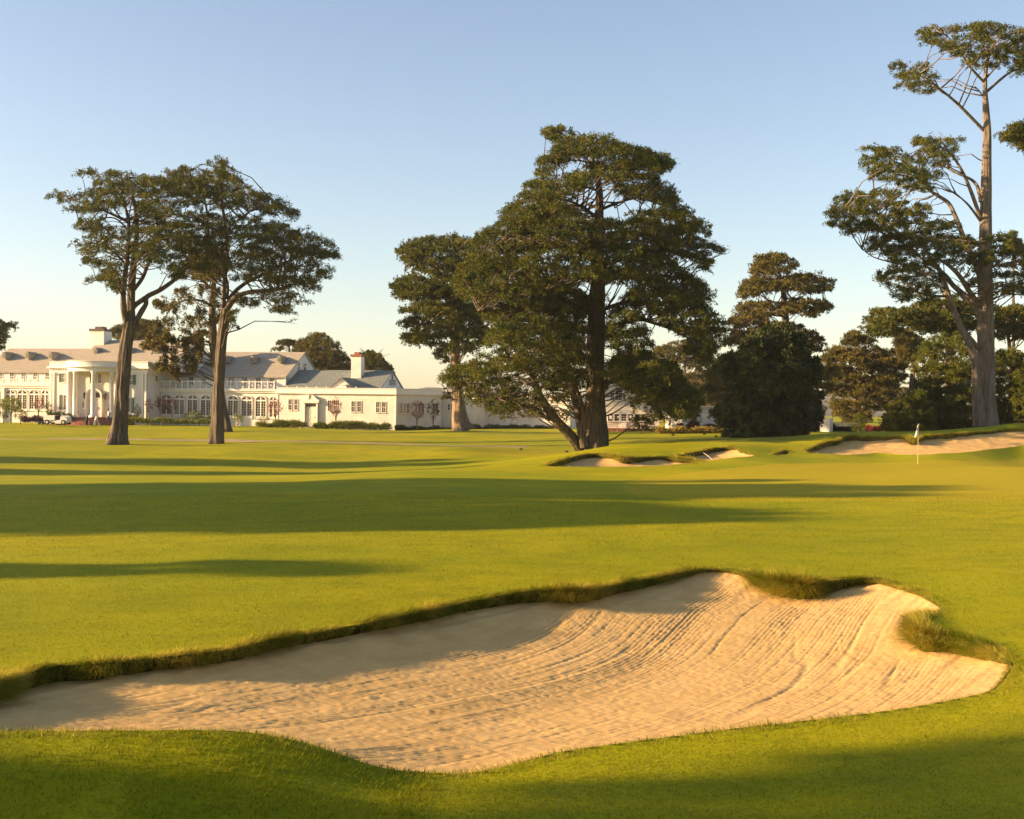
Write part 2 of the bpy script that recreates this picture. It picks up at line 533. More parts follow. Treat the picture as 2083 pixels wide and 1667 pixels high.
def geo(a, b, st, k=1.35):
    v = []; x = a; s = st
    sg = 1 if b > a else -1
    while (b - x) * sg > 0:
        x += s * sg; s *= k; v.append(x)
    return v


gx = lines([(-50, -8, .4), (-8, 8.5, .09), (8.5, 46, .25)])
gx = np.array(sorted(geo(-50, -2000, .6)) + list(gx) + geo(46, 2000, .6))
gy = lines([(-10, 5, 1.0), (5, 21, .09), (21, 50, .3), (50, 86, .2), (86, 165, .8)])
gy = np.array(sorted(geo(-10, -400, 2)) + list(gy) + geo(165, 1950, 1.5))
XX, YY = np.meshgrid(gx, gy, indexing='ij')
regs = []
for bk in BUNK:
    F = np.full(XX.shape, 50.0)
    x0, x1, y0, y1 = bk[:, 0].min() - 3, bk[:, 0].max() + 3, bk[:, 1].min() - 3, bk[:, 1].max() + 3
    ii = np.where((gx > x0) & (gx < x1))[0]; jj = np.where((gy > y0) & (gy < y1))[0]
    sub = np.ix_(ii, jj)
    F[sub] = poly_sdf(XX[sub], YY[sub], bk)[0]
    regs.append(F)
F = np.full(XX.shape, 50.0)
ii = np.where((gx > 0) & (gx < 46))[0]; jj = np.where((gy > 28) & (gy < 75))[0]; sub = np.ix_(ii, jj)
F[sub] = poly_sdf(XX[sub], YY[sub], GREEN)[0]; regs.append(F)
F = np.full(XX.shape, 50.0)
ii = np.where((gx > -70) & (gx < 12))[0]; jj = np.where((gy > 85) & (gy < 110))[0]; sub = np.ix_(ii, jj)
F[sub] = path_sdf(XX[sub], YY[sub]); regs.append(F)
NB = len(BUNK)
FR = np.stack([f.ravel() for f in regs], 1)           # verts x regions
VX, VY = list(XX.ravel()), list(YY.ravel())
nx, ny = XX.shape
I, J = np.meshgrid(np.arange(nx - 1), np.arange(ny - 1), indexing='ij')
Q = np.stack([I * ny + J, (I + 1) * ny + J, (I + 1) * ny + J + 1, I * ny + J + 1], -1).reshape(-1, 4)
neg = FR[Q] < 0                                       # cells x 4 x regions
allneg = neg.all(1); anyneg = neg.any(1)
mixed = (anyneg & ~allneg).any(1)
owner = np.full(len(Q), -1)
for r_ in range(len(regs) - 1, -1, -1):
    owner[allneg[:, r_]] = r_
FL = {i: FR[i] for i in np.unique(Q[mixed])}
ecache = {}


def cut(poly, r_):
    ins, out, seg = [], [], []
    n = len(poly)
    for i in range(n):
        a, b = poly[i], poly[(i + 1) % n]
        fa, fb = FL[a][r_], FL[b][r_]
        (ins if fa < 0 else out).append(a)
        if (fa < 0) != (fb < 0):
            key = (min(a, b), max(a, b), r_)
            if key not in ecache:
                t = fa / (fa - fb)
                VX.append(VX[a] + (VX[b] - VX[a]) * t); VY.append(VY[a] + (VY[b] - VY[a]) * t)
                k = len(VX) - 1
                FL[k] = FL[a] + (FL[b] - FL[a]) * t
                FL[k][r_] = 1e-9
                ecache[key] = k
            k = ecache[key]
            ins.append(k); out.append(k); seg.append(k)
    return ins, out, seg


extra = {i: [] for i in range(-1, len(regs))}
rim = [[] for _ in BUNK]
for q in Q[mixed]:
    poly = list(q)
    for r_ in range(len(regs)):
        if len(poly) < 3: break
        s_ = [FL[i][r_] < 0 for i in poly]
        if all(s_): extra[r_].append(poly); poly = []; break
        if any(s_):
            ins, out, seg = cut(poly, r_)
            if len(ins) >= 3: extra[r_].append(ins)
            if r_ < NB and len(seg) == 2: rim[r_].append(seg)
            poly = out
    if len(poly) >= 3: extra[-1].append(poly)
VX = np.array(VX); VY = np.array(VY)
VZ = G(VX, VY)
VALL = np.stack([VX, VY, VZ], 1)


def region_obj(name, ids, mats, walls=None):
    faces = [Q[(~mixed) & (owner == i)] for i in ids]
    base = np.concatenate(faces)
    ex = [f for i in ids for f in extra[i]]
    fl = [list(f) for f in base] + ex
    mi = [0] * len(fl)
    verts = VALL
    if walls:
        vs = []
        nb = len(VALL)
        for k, segs in enumerate(walls):
            if not segs: continue
            idx = np.unique(np.array(segs))
            x, y = VX[idx], VY[idx]
            e = 0.02
            _, lip = poly_sdf(x, y, BUNK[k])
            gxn = (poly_sdf(x + e, y, BUNK[k])[0] - poly_sdf(x - e, y, BUNK[k])[0])
            gyn = (poly_sdf(x, y + e, BUNK[k])[0] - poly_sdf(x, y - e, BUNK[k])[0])
            nn = np.hypot(gxn, gyn) + 1e-9
            wob = .95 * (1 + 0.45 * vnoise(x * 1.7, y * 1.7, 11) + .15 * vnoise(x * 6, y * 6, 12))
            prev = idx
            # bulge out over the sand, then cut back under
            for off, dn in ((-0.025, 0.2), (-0.02, 0.55), (0.03, 1.0), (0.10, 1.35)):
                nv = np.stack([x + gxn / nn * off * (1 + lip * 3) * wob, y + gyn / nn * off * (1 + lip * 3) * wob, VZ[idx] - (lip * wob * dn + 0.10 * (dn > 1.2) + 0.02 * dn)], 1)
                st = nb + sum(len(a) for a in vs)
                vs.append(nv)
                new = np.arange(st, st + len(idx))
                lo = {a: b for a, b in zip(idx, prev)}; hi = {a: b for a, b in zip(idx, new)}
                for a, b in segs:
                    fl.append([lo[a], lo[b], hi[b], hi[a]]); mi.append(1)
                prev = new
        verts = np.concatenate([VALL] + vs)
    used = np.unique(np.concatenate([np.array(f) for f in fl]))
    remap = np.full(len(verts), -1); remap[used] = np.arange(len(used))
    fl = [[int(remap[i]) for i in f] for f in fl]
    o = mesh_np(name, verts[used], fl, mats, None, True, mi)
    return tag(o, kind='structure')


ground = region_obj("ground", [-1], [M_TURF, M_THATCH], rim)
putting_green = region_obj("putting_green", [NB], [M_GREEN])
cart_path = region_obj("path", [NB + 1], [M_PATH])
for o, l, c in ((ground, "mown golf fairway turf rolling to the clubhouse", "ground"), (putting_green, "smooth yellow-green putting surface around the flagstick", "putting green"), (cart_path, "narrow sandy track across the far fairway", "path")):
    tag(o, l, c)

BDEPTH = [0.30, 0.26, 0.22, 0.04, 0.28]


def sand_z(x, y, k):
    """sand hangs between the lips like a slack membrane (relaxed on a coarse grid)"""
    bk = BUNK[k]
    h = 0.14 if k == 0 else (.06 if k == 3 else .25)
    ax = np.arange(bk[:, 0].min() - 1, bk[:, 0].max() + 1, h); ay = np.arange(bk[:, 1].min() - 1, bk[:, 1].max() + 1, h)
    X, Y = np.meshgrid(ax, ay, indexing='ij')
    sd0, lip0 = poly_sdf(X, Y, bk)
    rim_z = G(X, Y) - lip0
    inside = sd0 < 0
    A = rim_z.copy(); B = np.zeros_like(A)
    for it in range(2500):
        A = np.where(inside, .25 * (np.roll(A, 1, 0) + np.roll(A, -1, 0) + np.roll(A, 1, 1) + np.roll(A, -1, 1)), rim_z)
        B = np.where(inside, .25 * (np.roll(B, 1, 0) + np.roll(B, -1, 0) + np.roll(B, 1, 1) + np.roll(B, -1, 1)) + h * h, 0)
    B /= B.max()
    Z = A - BDEPTH[k] * B ** 0.8
    fx = np.clip((x - ax[0]) / h, 0, len(ax) - 1.001); fy = np.clip((y - ay[0]) / h, 0, len(ay) - 1.001)
    i = fx.astype(int); j = fy.astype(int); fx = fx - i; fy = fy - j
    z = Z[i, j] * (1 - fx) * (1 - fy) + Z[i + 1, j] * fx * (1 - fy) + Z[i, j + 1] * (1 - fx) * fy + Z[i + 1, j + 1] * fx * fy
    sd, lip = poly_sdf(x, y, bk)
    return z - .03 * np.maximum(sd, 0), np.maximum(-sd, 0)


BLAB = ["large raked sand bunker with a shadowed left lip in the foreground", "small far bunker before the great cypress trunk", "small far bunker holding a rake, behind the green",
        "tiny sliver of bunker between two larger far bunkers", "wide far bunker behind the flagstick"]
for k in range(NB):
    bk = BUNK[k]
    st = 0.02 if k == 0 else 0.12
    ax = np.arange(max(bk[:, 0].min(), -6.5) - .3, bk[:, 0].max() + .3, st); ay = np.arange(bk[:, 1].min() - .3, bk[:, 1].max() + .3, st)
    X, Y = np.meshgrid(ax, ay, indexing='ij')
    z, ins = sand_z(X, Y, k)
    sd = poly_sdf(X, Y, bk)[0]
    if k == 0:
        cx, cy = -15.0, 23.0
        rr = np.hypot(X - cx, Y - cy); th = np.arctan2(Y - cy, X - cx)
        rr2 = rr + 0.22 * vnoise(th * 7, rr * .22, 21) + 0.02 * vnoise(X * 1.3, Y * 1.3, 22) + .006 * vnoise(X * 9, Y * 9, 23)
        amp = sstep(0.05, .7, ins)
        # rake tines: narrow furrows about 6 cm apart, drawn in long strokes of uneven weight
        ph = rr2 * 18.0
        tine = np.abs((ph % 1.0) * 2 - 1) ** 1.6
        weight = np.clip(.6 + .7 * vnoise(rr2 * 2.6, th * 5, 31) + .5 * vnoise(rr2 * 18.0, th * 10, 32), 0.04, 1.3)
        deep = sum(np.maximum(0, 1 - np.abs(vnoise(rr2 * fq, th * 3 + q_, 51 + q_)) / wd) * sstep(-.15, .35, vnoise(rr2 * 1.1, th * 7 + q_, 71 + q_)) for q_, (fq, wd) in enumerate(((2.1, .05), (3.3, .08), (4.4, .10))))
        fine = vnoise(X * 26, Y * 26, 41) * 0.0036 + vnoise(X * 12, Y * 12, 42) * .0018 + vnoise(X * 2.2, Y * 2.2, 45) * 0.006
        lump = np.maximum(0, vnoise(X * 7, Y * 7, 47) - .78) * .03
        edge = vnoise((X - Y * .8) * 7, (X + Y) * .5, 61) * 0.010 + vnoise((X - Y * .8) * 14, (X + Y) * .7, 62) * .005
        z = z + amp * (-.0135 * tine * weight - .013 * deep) + fine + lump + (1 - amp) * edge
    else:
        z = z + vnoise(X * 3, Y * 3, 41) * 0.02 + vnoise(X * 1.1, Y * 4, 45) * .02
    nx_, ny_ = X.shape
    I, J = np.meshgrid(np.arange(nx_ - 1), np.arange(ny_ - 1), indexing='ij')
    q = np.stack([I * ny_ + J, (I + 1) * ny_ + J, (I + 1) * ny_ + J + 1, I * ny_ + J + 1], -1).reshape(-1, 4)
    keep = (sd.ravel()[q] < (0.10 if k == 0 else .14)).all(1)
    q = q[keep]
    used = np.unique(q); rm = np.full(X.size, -1); rm[used] = np.arange(len(used))
    vv = np.stack([X.ravel(), Y.ravel(), z.ravel()], 1)[used]
    o = mesh_np("sand_bunker", vv, rm[q], M_SAND, None, True)
    tag(o, BLAB[k], "sand bunker", "sand bunkers around the green", "structure")


# ------------------------------------------------------------------ grass blades
def blades(name, x, y, z, ln, wd, lean, mats, label, bend=None):
    """each blade is two small tapering faces"""
    n = len(x)
    a = rng.uniform(0, 2 * math.pi, n)
    dx, dy = np.cos(a), np.sin(a)
    s = np.stack([-dy, dx, np.zeros(n)], 1) * (wd * 0.5)[:, None]
    base = np.stack([x, y, z], 1)
    dirv = np.stack([dx * lean, dy * lean, np.ones(n)], 1)
    if bend is not None: dirv = dirv + bend
    dirv /= np.linalg.norm(dirv, axis=1)[:, None]
    droop = np.stack([dirv[:, 0] * .35, dirv[:, 1] * .35, -0.15 * np.ones(n)], 1)
    mid = base + dirv * (ln * .55)[:, None]
    tip = mid + (dirv * .8 + droop) * (ln * .5)[:, None]
    v = np.stack([base - s, base + s, mid + s * .7, mid - s * .7, tip], 1).reshape(-1, 3)
    i = np.arange(n) * 5
    quads = np.stack([i, i + 1, i + 2, i + 3], 1); tris = np.stack([i + 3, i + 2, i + 4], 1)
    me_f = [list(t) for t in quads] + [list(t) for t in tris]
    # one flat index list is faster
    idx = np.concatenate([quads.ravel(), tris.ravel()]).astype(np.int32)
    starts = np.concatenate([np.arange(n) * 4, n * 4 + np.arange(n) * 3]).astype(np.int32)
    me = bpy.data.meshes.new(name)
    me.vertices.add(len(v)); me.vertices.foreach_set("co", v.astype(np.float32).ravel())
    me.loops.add(len(idx)); me.loops.foreach_set("vertex_index", idx)
    me.polygons.add(len(starts)); me.polygons.foreach_set("loop_start", starts)
    me.materials.append(mats)
    me.update(calc_edges=True)
    o = bpy.data.objects.new(name, me); COL.objects.link(o)
    return tag(o, label, "grass", None, "stuff")


def scatter_turf(n, dmin, dmax):
    u = rng.uniform(0, 1, n)
    d = dmin * (dmax / dmin) ** u                     # more of them near
    x = np.clip(rng.normal(0, .42, n), -1.3, 1.3) * d
    sd = poly_sdf(x, d, BUNK[0])[0]
    k = sd > 0.02
    return x[k], d[k]


x, y = scatter_turf(480000, 5.6, 34)
ln = rng.uniform(.012, .03, len(x)) * (1 + (y - 7) * .02)
mound = (x < -0.5) & (y < 9.5)
ln = np.where(mound & (vnoise(x * 2.5, y * 2.5, 5) > -.5), ln * 2.1, ln)
blades("grass", x, y, G(x, y) - .003, ln, rng.uniform(.003, .006, len(x)) * (1 + (y - 7) * .06), 0.9, M_BLADE, "short mown turf blades on the near fairway")
x, y = scatter_turf(26000, 5.6, 24)
k = vnoise(x * 1.6, y * 1.6, 15) > -.1
x, y = x[k], y[k]
blades("dry_grass", x, y, G(x, y) - .002, rng.uniform(.015, .045, len(x)), rng.uniform(.003, .006, len(x)) * (1 + (y - 7) * .05), 1.6, M_STRAW, "scattered dry straw-coloured blades in the near turf")

fx, fy, fl_, fb, fz = [], [], [], [], []
for k in range(NB):
    bk = BUNK[k]
    n = len(bk)
    seg = np.linalg.norm(np.roll(bk, -1, 0)[:, :2] - bk[:, :2], axis=1)
    dens = 4500 if k == 0 else 520
    cnt = int(seg.sum() * dens)
    i = rng.choice(n, cnt, p=seg / seg.sum()); t = rng.uniform(0, 1, cnt)
    a = bk[i]; b = bk[(i + 1) % n]
    p = a + (b - a) * t[:, None]
    e = (b - a)[:, :2]; e /= np.linalg.norm(e, axis=1)[:, None] + 1e-9
    nrm = np.stack([e[:, 1], -e[:, 0]], 1)
    if not inpoly(p[:1, 0] + nrm[:1, 0] * .05, p[:1, 1] + nrm[:1, 1] * .05, [tuple(q[:2]) for q in bk])[0]: nrm = -nrm
    lip = p[:, 2]
    keep = rng.uniform(0, 1, cnt) < np.clip(lip * 6, .12, 1)
    p, nrm, lip = p[keep], nrm[keep], lip[keep]
    out = rng.uniform(-.16, .015, len(p)) * (1 if k == 0 else 1.6)
    x = p[:, 0] + nrm[:, 0] * out; y = p[:, 1] + nrm[:, 1] * out
    on_face = rng.uniform(0, 1, len(p)) < .45         # blades rooted in the cut face
    z = G(x, y) - np.where(on_face, rng.uniform(0, .8, len(p)) * lip, .004)
    x = np.where(on_face, p[:, 0] + nrm[:, 0] * .02, x); y = np.where(on_face, p[:, 1] + nrm[:, 1] * .02, y)
    clump = 1 + .8 * vnoise(p[:, 0] * 3, p[:, 1] * 3, 9)
    lnn = (0.035 + lip * rng.uniform(.2, .9, len(p))) * clump * (1 if k == 0 else 1.2)
    bend = np.stack([nrm[:, 0] * 1.5, nrm[:, 1] * 1.5, np.where(on_face, -1.2, -.35)], 1) * rng.uniform(.3, 1.2, len(p))[:, None]
    fx.append(x); fy.append(y); fz.append(z); fl_.append(np.maximum(lnn, .015)); fb.append(bend)
    wdt = rng.uniform(.003, .007, len(p)) * (1 if k == 0 else 3.0)
    blades("lip_grass", x, y, z, np.maximum(lnn, .015), wdt, .5, M_FRINGE, "long dry grass fringe hanging over the lip of " + ["the foreground bunker", "the bunker before the great cypress", "the bunker with the rake", "the tiny bunker", "the bunker behind the flag"][k], bend)


# ------------------------------------------------------------------ trees
def trunk_mesh(mb, pts, rad, n=12, flute=0.10, sub=4, seed=0):
    pts, rad = catmull(pts, rad, sub)
    base = len(mb.v)
    pts_v = [Vector(p) for p in pts]
    t0 = (pts_v[1] - pts_v[0]).normalized(); a = t0.orthogonal().normalized()
    vs = []
    for i, p in enumerate(pts_v):
        t = (pts_v[min(i + 1, len(pts_v) - 1)] - pts_v[max(i - 1, 0)]).normalized()
        a = (a - t * a.dot(t)).normalized(); b = t.cross(a)
        for k in range(n):
            th = 2 * math.pi * k / n
            w1 = th + .25 * math.sin(i * .13 + seed)
            f = 1 + flute * (1 + 1.3 * math.exp(-i / 3.5)) * (.8 * float(vnoise(np.array(k * .9 + seed * 7.3), np.array(i * .22 + seed), 77)) + .5 * math.sin(w1 * 3 + seed + i * .05) + .45 * math.sin(w1 * 7 + seed * 2 + i * .04) + .3 * math.sin(w1 * 11 + i * .07))
            vs.append(p + (a * math.cos(th) + b * math.sin(th)) * rad[i] * f)
    fs = []
    for i in range(len(pts_v) - 1):
        for k in range(n):
            fs.append((i * n + k, i * n + (k + 1) % n, (i + 1) * n + (k + 1) % n, (i + 1) * n + k))
    fs.append(tuple(range((len(pts_v) - 1) * n, len(pts_v) * n)))
    mb.add(vs, fs)
    return pts, rad


def leaf_quads(pos, axis, nl, ll, lw, spread, slen):
    """pos, axis (S,3): nl leaves per spray"""
    Sn = len(pos)
    p = np.repeat(pos, nl, 0); ax = np.repeat(axis, nl, 0)
    n = len(p)
    t = rng.uniform(0, 1, n)
    rnd = rng.normal(0, 1, (n, 3))
    perp = rnd - ax * (rnd * ax).sum(1)[:, None]
    perp /= np.linalg.norm(perp, axis=1)[:, None] + 1e-9
    sl = np.repeat(slen, nl)
    o = p + ax * (t * sl)[:, None] + perp * (rng.uniform(0, spread, n) * (1.1 - .7 * t) * sl)[:, None]
    d = ax * .7 + perp * .75 + rng.normal(0, .3, (n, 3))
    d /= np.linalg.norm(d, axis=1)[:, None]
    s = np.cross(d, rng.normal(0, 1, (n, 3)))
    s /= np.linalg.norm(s, axis=1)[:, None] + 1e-9
    k = rng.uniform(.7, 1.4, n)[:, None]
    l_ = d * ll * k; w_ = s * lw * .5 * k
    v = np.stack([o, o + l_ * .45 + w_, o + l_, o + l_ * .45 - w_], 1).reshape(-1, 3)
    return v


def px_tree(name, label, cat, d, base, limbs, polys, mleaf=None, mbark=None, depth=6.0, pad=(30, 10), dens=1.0, leaf=(.15, .050), nl=12, slen=.36,
            spray_up=.35, droop=.8, gaps=(), seed=1, group=None, cover=.72, twigs=True, flat=False, zoff=None, hang=0.0, nspray=None, jit=4.0, holes=-.22, twig_p=1.0):
    """a tree traced at distance d (metres): limbs [(pixels), (pixel radii)], crown polygons in pixels, filled with flattened pads
    spread in depth; flat=True takes metres (X, Z) at Y=d in place of pixels"""
    global rng
    rs = np.random.default_rng(seed)
    rng = rs
    m_px = 1.0 if flat else d / FPX                   # metres per unit

    def W(u, v, dy=0.0):
        u = np.asarray(u, float); v = np.asarray(v, float); dy = np.broadcast_to(np.asarray(dy, float), u.shape)
        if flat: return np.stack([u, d + dy, v], -1)
        return CAM + ray(u, v) * (d + dy)[..., None]
    bw = W(np.array([base[0]]), np.array([base[1]]))[0]
    gz = float(G(np.array([bw[0]]), np.array([bw[1]]))[0])
    loc = np.array([bw[0], bw[1], gz])
    root = empty(name, loc, label, cat, group)
    mb = MB()
    limb_pts = []
    for li, lm in enumerate(limbs):
        pix, rad = lm[0], lm[1]
        dys = lm[2] if len(lm) > 2 else [0] * len(pix)
        pts = [W(np.array(p[0]), np.array(p[1]), dy) for p, dy in zip(pix, dys)]
        if li == 0 and not flat:
            pts[0] = pts[0].copy(); pts[0][2] = min(pts[0][2], gz - .1)
        elif li == 0:
            pts[0][2] = gz - .1
        rr = [r_ * m_px for r_ in rad]
        pts, rr = trunk_mesh(mb, [p - loc for p in pts], rr, 34 if rad[0] * m_px > .3 else 9, .13 if rad[0] * m_px > .3 else .08, 5 if li == 0 else 4, seed + li)
        for p, r_ in zip(pts, rr): limb_pts.append((p, r_))
    LP = np.array([p for p, r_ in limb_pts]); 
    # pads
    allv = []
    sg = -1.0 if not flat else 1.0                    # pixel y grows downward
    for poly in polys:
        opt = {}
        if isinstance(poly, dict): opt = poly; poly = opt['poly']
        pa = opt.get('pad', pad)
        po = np.array(poly, float)
        x0, y0 = po.min(0); x1, y1 = po.max(0)
        cxp, hw = (x0 + x1) / 2, (x1 - x0) / 2 + 1e-6
        dep = opt.get('depth', depth)
        acc = []
        md = opt.get('cover', cover)
        nlay = int(min(opt.get('layers', 4), max(1, round(2 * dep / (pa[0] * m_px * 1.7)))))
        tier = pa[1] * 2.3 * math.sqrt(md / .8)
        for ly in range(nlay):
            fy = 0 if nlay == 1 else -1 + 2 * ly / (nlay - 1)
            vt = y0 - rs.uniform(0, tier)
            while vt < y1 + tier:
                u = x0 - rs.uniform(0, pa[0])
                while u < x1 + pa[0]:
                    uj = u; vj = vt + rs.normal(0, tier * .22)
                    u += pa[0] * rs.uniform(.8, 1.5) * math.sqrt(md / .8)
                    if rs.uniform() < .12: continue
                    if not inpoly(np.array([uj]), np.array([vj]), poly)[0]: continue
                    if any(((uj - g[0]) / g[2]) ** 2 + ((vj - g[1]) / g[3]) ** 2 < 1 for g in gaps): continue
                    dyc = (fy + rs.uniform(-.3, .3)) * dep * math.sqrt(max(0.03, 1 - ((uj - cxp) / hw) ** 2)) + opt.get('dy', 0)
                    acc.append((uj, vj, dyc))
                vt += tier
        # small pads that carry the outline's own points and tips
        inn = []
        for i in range(len(po)):
            a_, b_ = po[i], po[(i + 1) % len(po)]
            for q in range(max(1, int(np.linalg.norm(b_ - a_) / (pa[0] * .8)))):
                e_ = a_ + (b_ - a_) * (q + rs.uniform(.2, .8)) / max(1, int(np.linalg.norm(b_ - a_) / (pa[0] * .8)))
                nn_ = np.array([-(b_ - a_)[1], (b_ - a_)[0]]); nn_ /= np.linalg.norm(nn_) + 1e-9
                for sg_ in (1, -1):
                    c_ = e_ + nn_ * sg_ * pa[1] * .7
                    if inpoly(c_[:1], c_[1:], poly)[0]:
                        if any(((c_[0] - g[0]) / g[2]) ** 2 + ((c_[1] - g[1]) / g[3]) ** 2 < 1 for g in gaps): break
                        inn.append((c_[0], c_[1], rs.uniform(-.5, .5) * dep * math.sqrt(max(0.03, 1 - ((c_[0] - cxp) / hw) ** 2)) + opt.get('dy', 0), .55)); break
        for u, v, dyc, es in [(*a_, 1.0) for a_ in acc] + inn:
            sc = rs.uniform(.65, 1.25) * es
            rx, ry = pa[0] * sc, pa[1] * sc * rs.uniform(.8, 1.2)
            rd = rx * m_px * rs.uniform(.7, 1.0)
            # a plate is a fan of drooping branchlets, each set with small tufts
            nf = max(3, int((nspray or 7.5) * dens * sc * opt.get('dens', 1.0)))
            nt_ = max(4, int(13 * sc ** .5))
            az = rs.uniform(0, 2 * math.pi, nf)
            out = np.sign(u - cxp) if abs(u - cxp) > hw * .25 else 0
            az = np.where((np.cos(az) * out < -.3) & (rs.uniform(0, 1, nf) < .55), math.pi - az, az)
            Lf = rs.uniform(.6, 1.75, nf)
            lift = rs.uniform(.1, .9, nf); dr_ = droop * rs.uniform(.8, 3.0, nf)
            t = np.tile(np.linspace(.08, 1, nt_), nf) + rs.uniform(-.05, .05, nf * nt_)
            th = np.repeat(az, nt_) + rs.normal(0, .10, nf * nt_) + .35 * np.repeat(rs.normal(0, 1, nf), nt_) * t
            Lr = np.repeat(Lf, nt_)
            lat = rs.normal(0, .15, nf * nt_) * (1.1 - t)
            uu = np.cos(th) * t * Lr - np.sin(th) * lat
            ww = np.sin(th) * t * Lr + np.cos(th) * lat
            vv = np.repeat(lift, nt_) * t - np.repeat(dr_, nt_) * t ** 2.2 + rs.normal(0, .16, nf * nt_)
            under = rs.uniform(0, 1, nf * nt_) < .16 + .3 * min(hang, 1)
            vv = np.where(under, vv - rs.uniform(.2, 1.6 + hang, nf * nt_), vv)
            tu = u + uu * rx; tv = v + sg * vv * ry
            if flat: kk = inpoly(tu, tv, poly)
            else:
                # each branchlet decides for itself how far past the traced outline it may reach
                fu = np.repeat(rs.normal(0, jit * 1.5, nf), nt_); fv = np.repeat(rs.normal(0, jit * 1.1, nf), nt_)
                kk = inpoly(tu + fu + rs.normal(0, 1, len(tu)), tv + fv + rs.normal(0, 1, len(tv)), poly)
                hole = vnoise(tu / (pa[0] * .6) + dyc * .9, tv / (pa[1] * .75) + seed, 83) * .75 + .25 * vnoise(tu / (pa[0] * .2) + dyc, tv / (pa[1] * .4), 84)
                kk &= hole > opt.get('hole', holes)
            for g in gaps:
                kk &= (((tu - g[0]) / (g[2] * .8)) ** 2 + ((tv - g[1]) / (g[3] * .8)) ** 2 > 1) | (rs.uniform(0, 1, len(tu)) < .12)
            tu, tv, ww, th, vv, t = tu[kk], tv[kk], ww[kk], th[kk], vv[kk], t[kk]
            if len(tu) == 0: continue
            pos = W(tu, tv, dyc + ww * rd) - loc
            ax = np.stack([np.cos(th), np.sin(th), spray_up + .7 * (1 - t)], 1) + rs.normal(0, .3, (len(tu), 3))
            ax /= np.linalg.norm(ax, axis=1)[:, None]
            allv.append(leaf_quads(pos, ax, nl, leaf[0], leaf[1], .42, slen * (1.2 - .75 * t) * rs.uniform(.7, 1.2, len(tu))))
            if twigs and opt.get('twigs', True) and len(LP) and rs.uniform() < (twig_p if es == 1 else .35 * twig_p):
                c = W(np.array(u), np.array(v), dyc) - loc
                dv = LP - c
                cost = np.linalg.norm(dv, axis=1) + np.where(dv[:, 2] > 0, dv[:, 2] * 1.2, 0) + .8 * np.maximum(0, -dv[:, 2] - .6 * np.hypot(dv[:, 0], dv[:, 1]))
                near = np.where(cost < cost.min() + .9)[0]; a = LP[int(rs.choice(near))]
                ln = np.linalg.norm(c - a)
                if ln < 6.5 and ln > .2:
                    md_ = (a + c) / 2 + np.array([0, 0, .10 * ln])
                    r0 = min(.025 + .008 * ln, .065)
                    mb.tube([a, a * .5 + md_ * .5 + (0, 0, -.03 * ln), md_, md_ * .4 + c * .6, c], [r0, r0 * .8, r0 * .6, r0 * .45, r0 * .25], 5)
                    for q in range(3 if es == 1 else 0):
                        an = rs.uniform(0, 6.28)
                        e = c + np.array([math.cos(an) * rx * m_px * .7, math.sin(an) * rd * .7, ry * m_px * rs.uniform(-.5, .4)])
                        mb.tube([md_ * .5 + c * .5, c * .6 + e * .4, e], [r0 * .45, r0 * .3, r0 * .12], 4)
    mb.build("trunk", mbark or M_BARK, root, True)
    if allv:
        v = np.concatenate(allv)
        f = np.arange(len(v)).reshape(-1, 4)
        mesh_np("crown", v, f, mleaf or M_CYP, root, False)
    rng = np.random.default_rng(seed + 1000)
    return root


def zA(pts, ox, oy, s): return [(ox + x * s, oy + y * s) for x, y in pts]
def z1(*p): return zA(p, 80, 300, .30725)
def zU(*p): return zA(p, 780, 240, .34566)
def zL(*p): return zA(p, 780, 560, .34566)
def zF(*p): return zA(p, 1440, 480, .26403)
def zT(*p): return zA(p, 1600, 0, .3)
def zB(*p): return zA(p, 1640, 380, .31197)


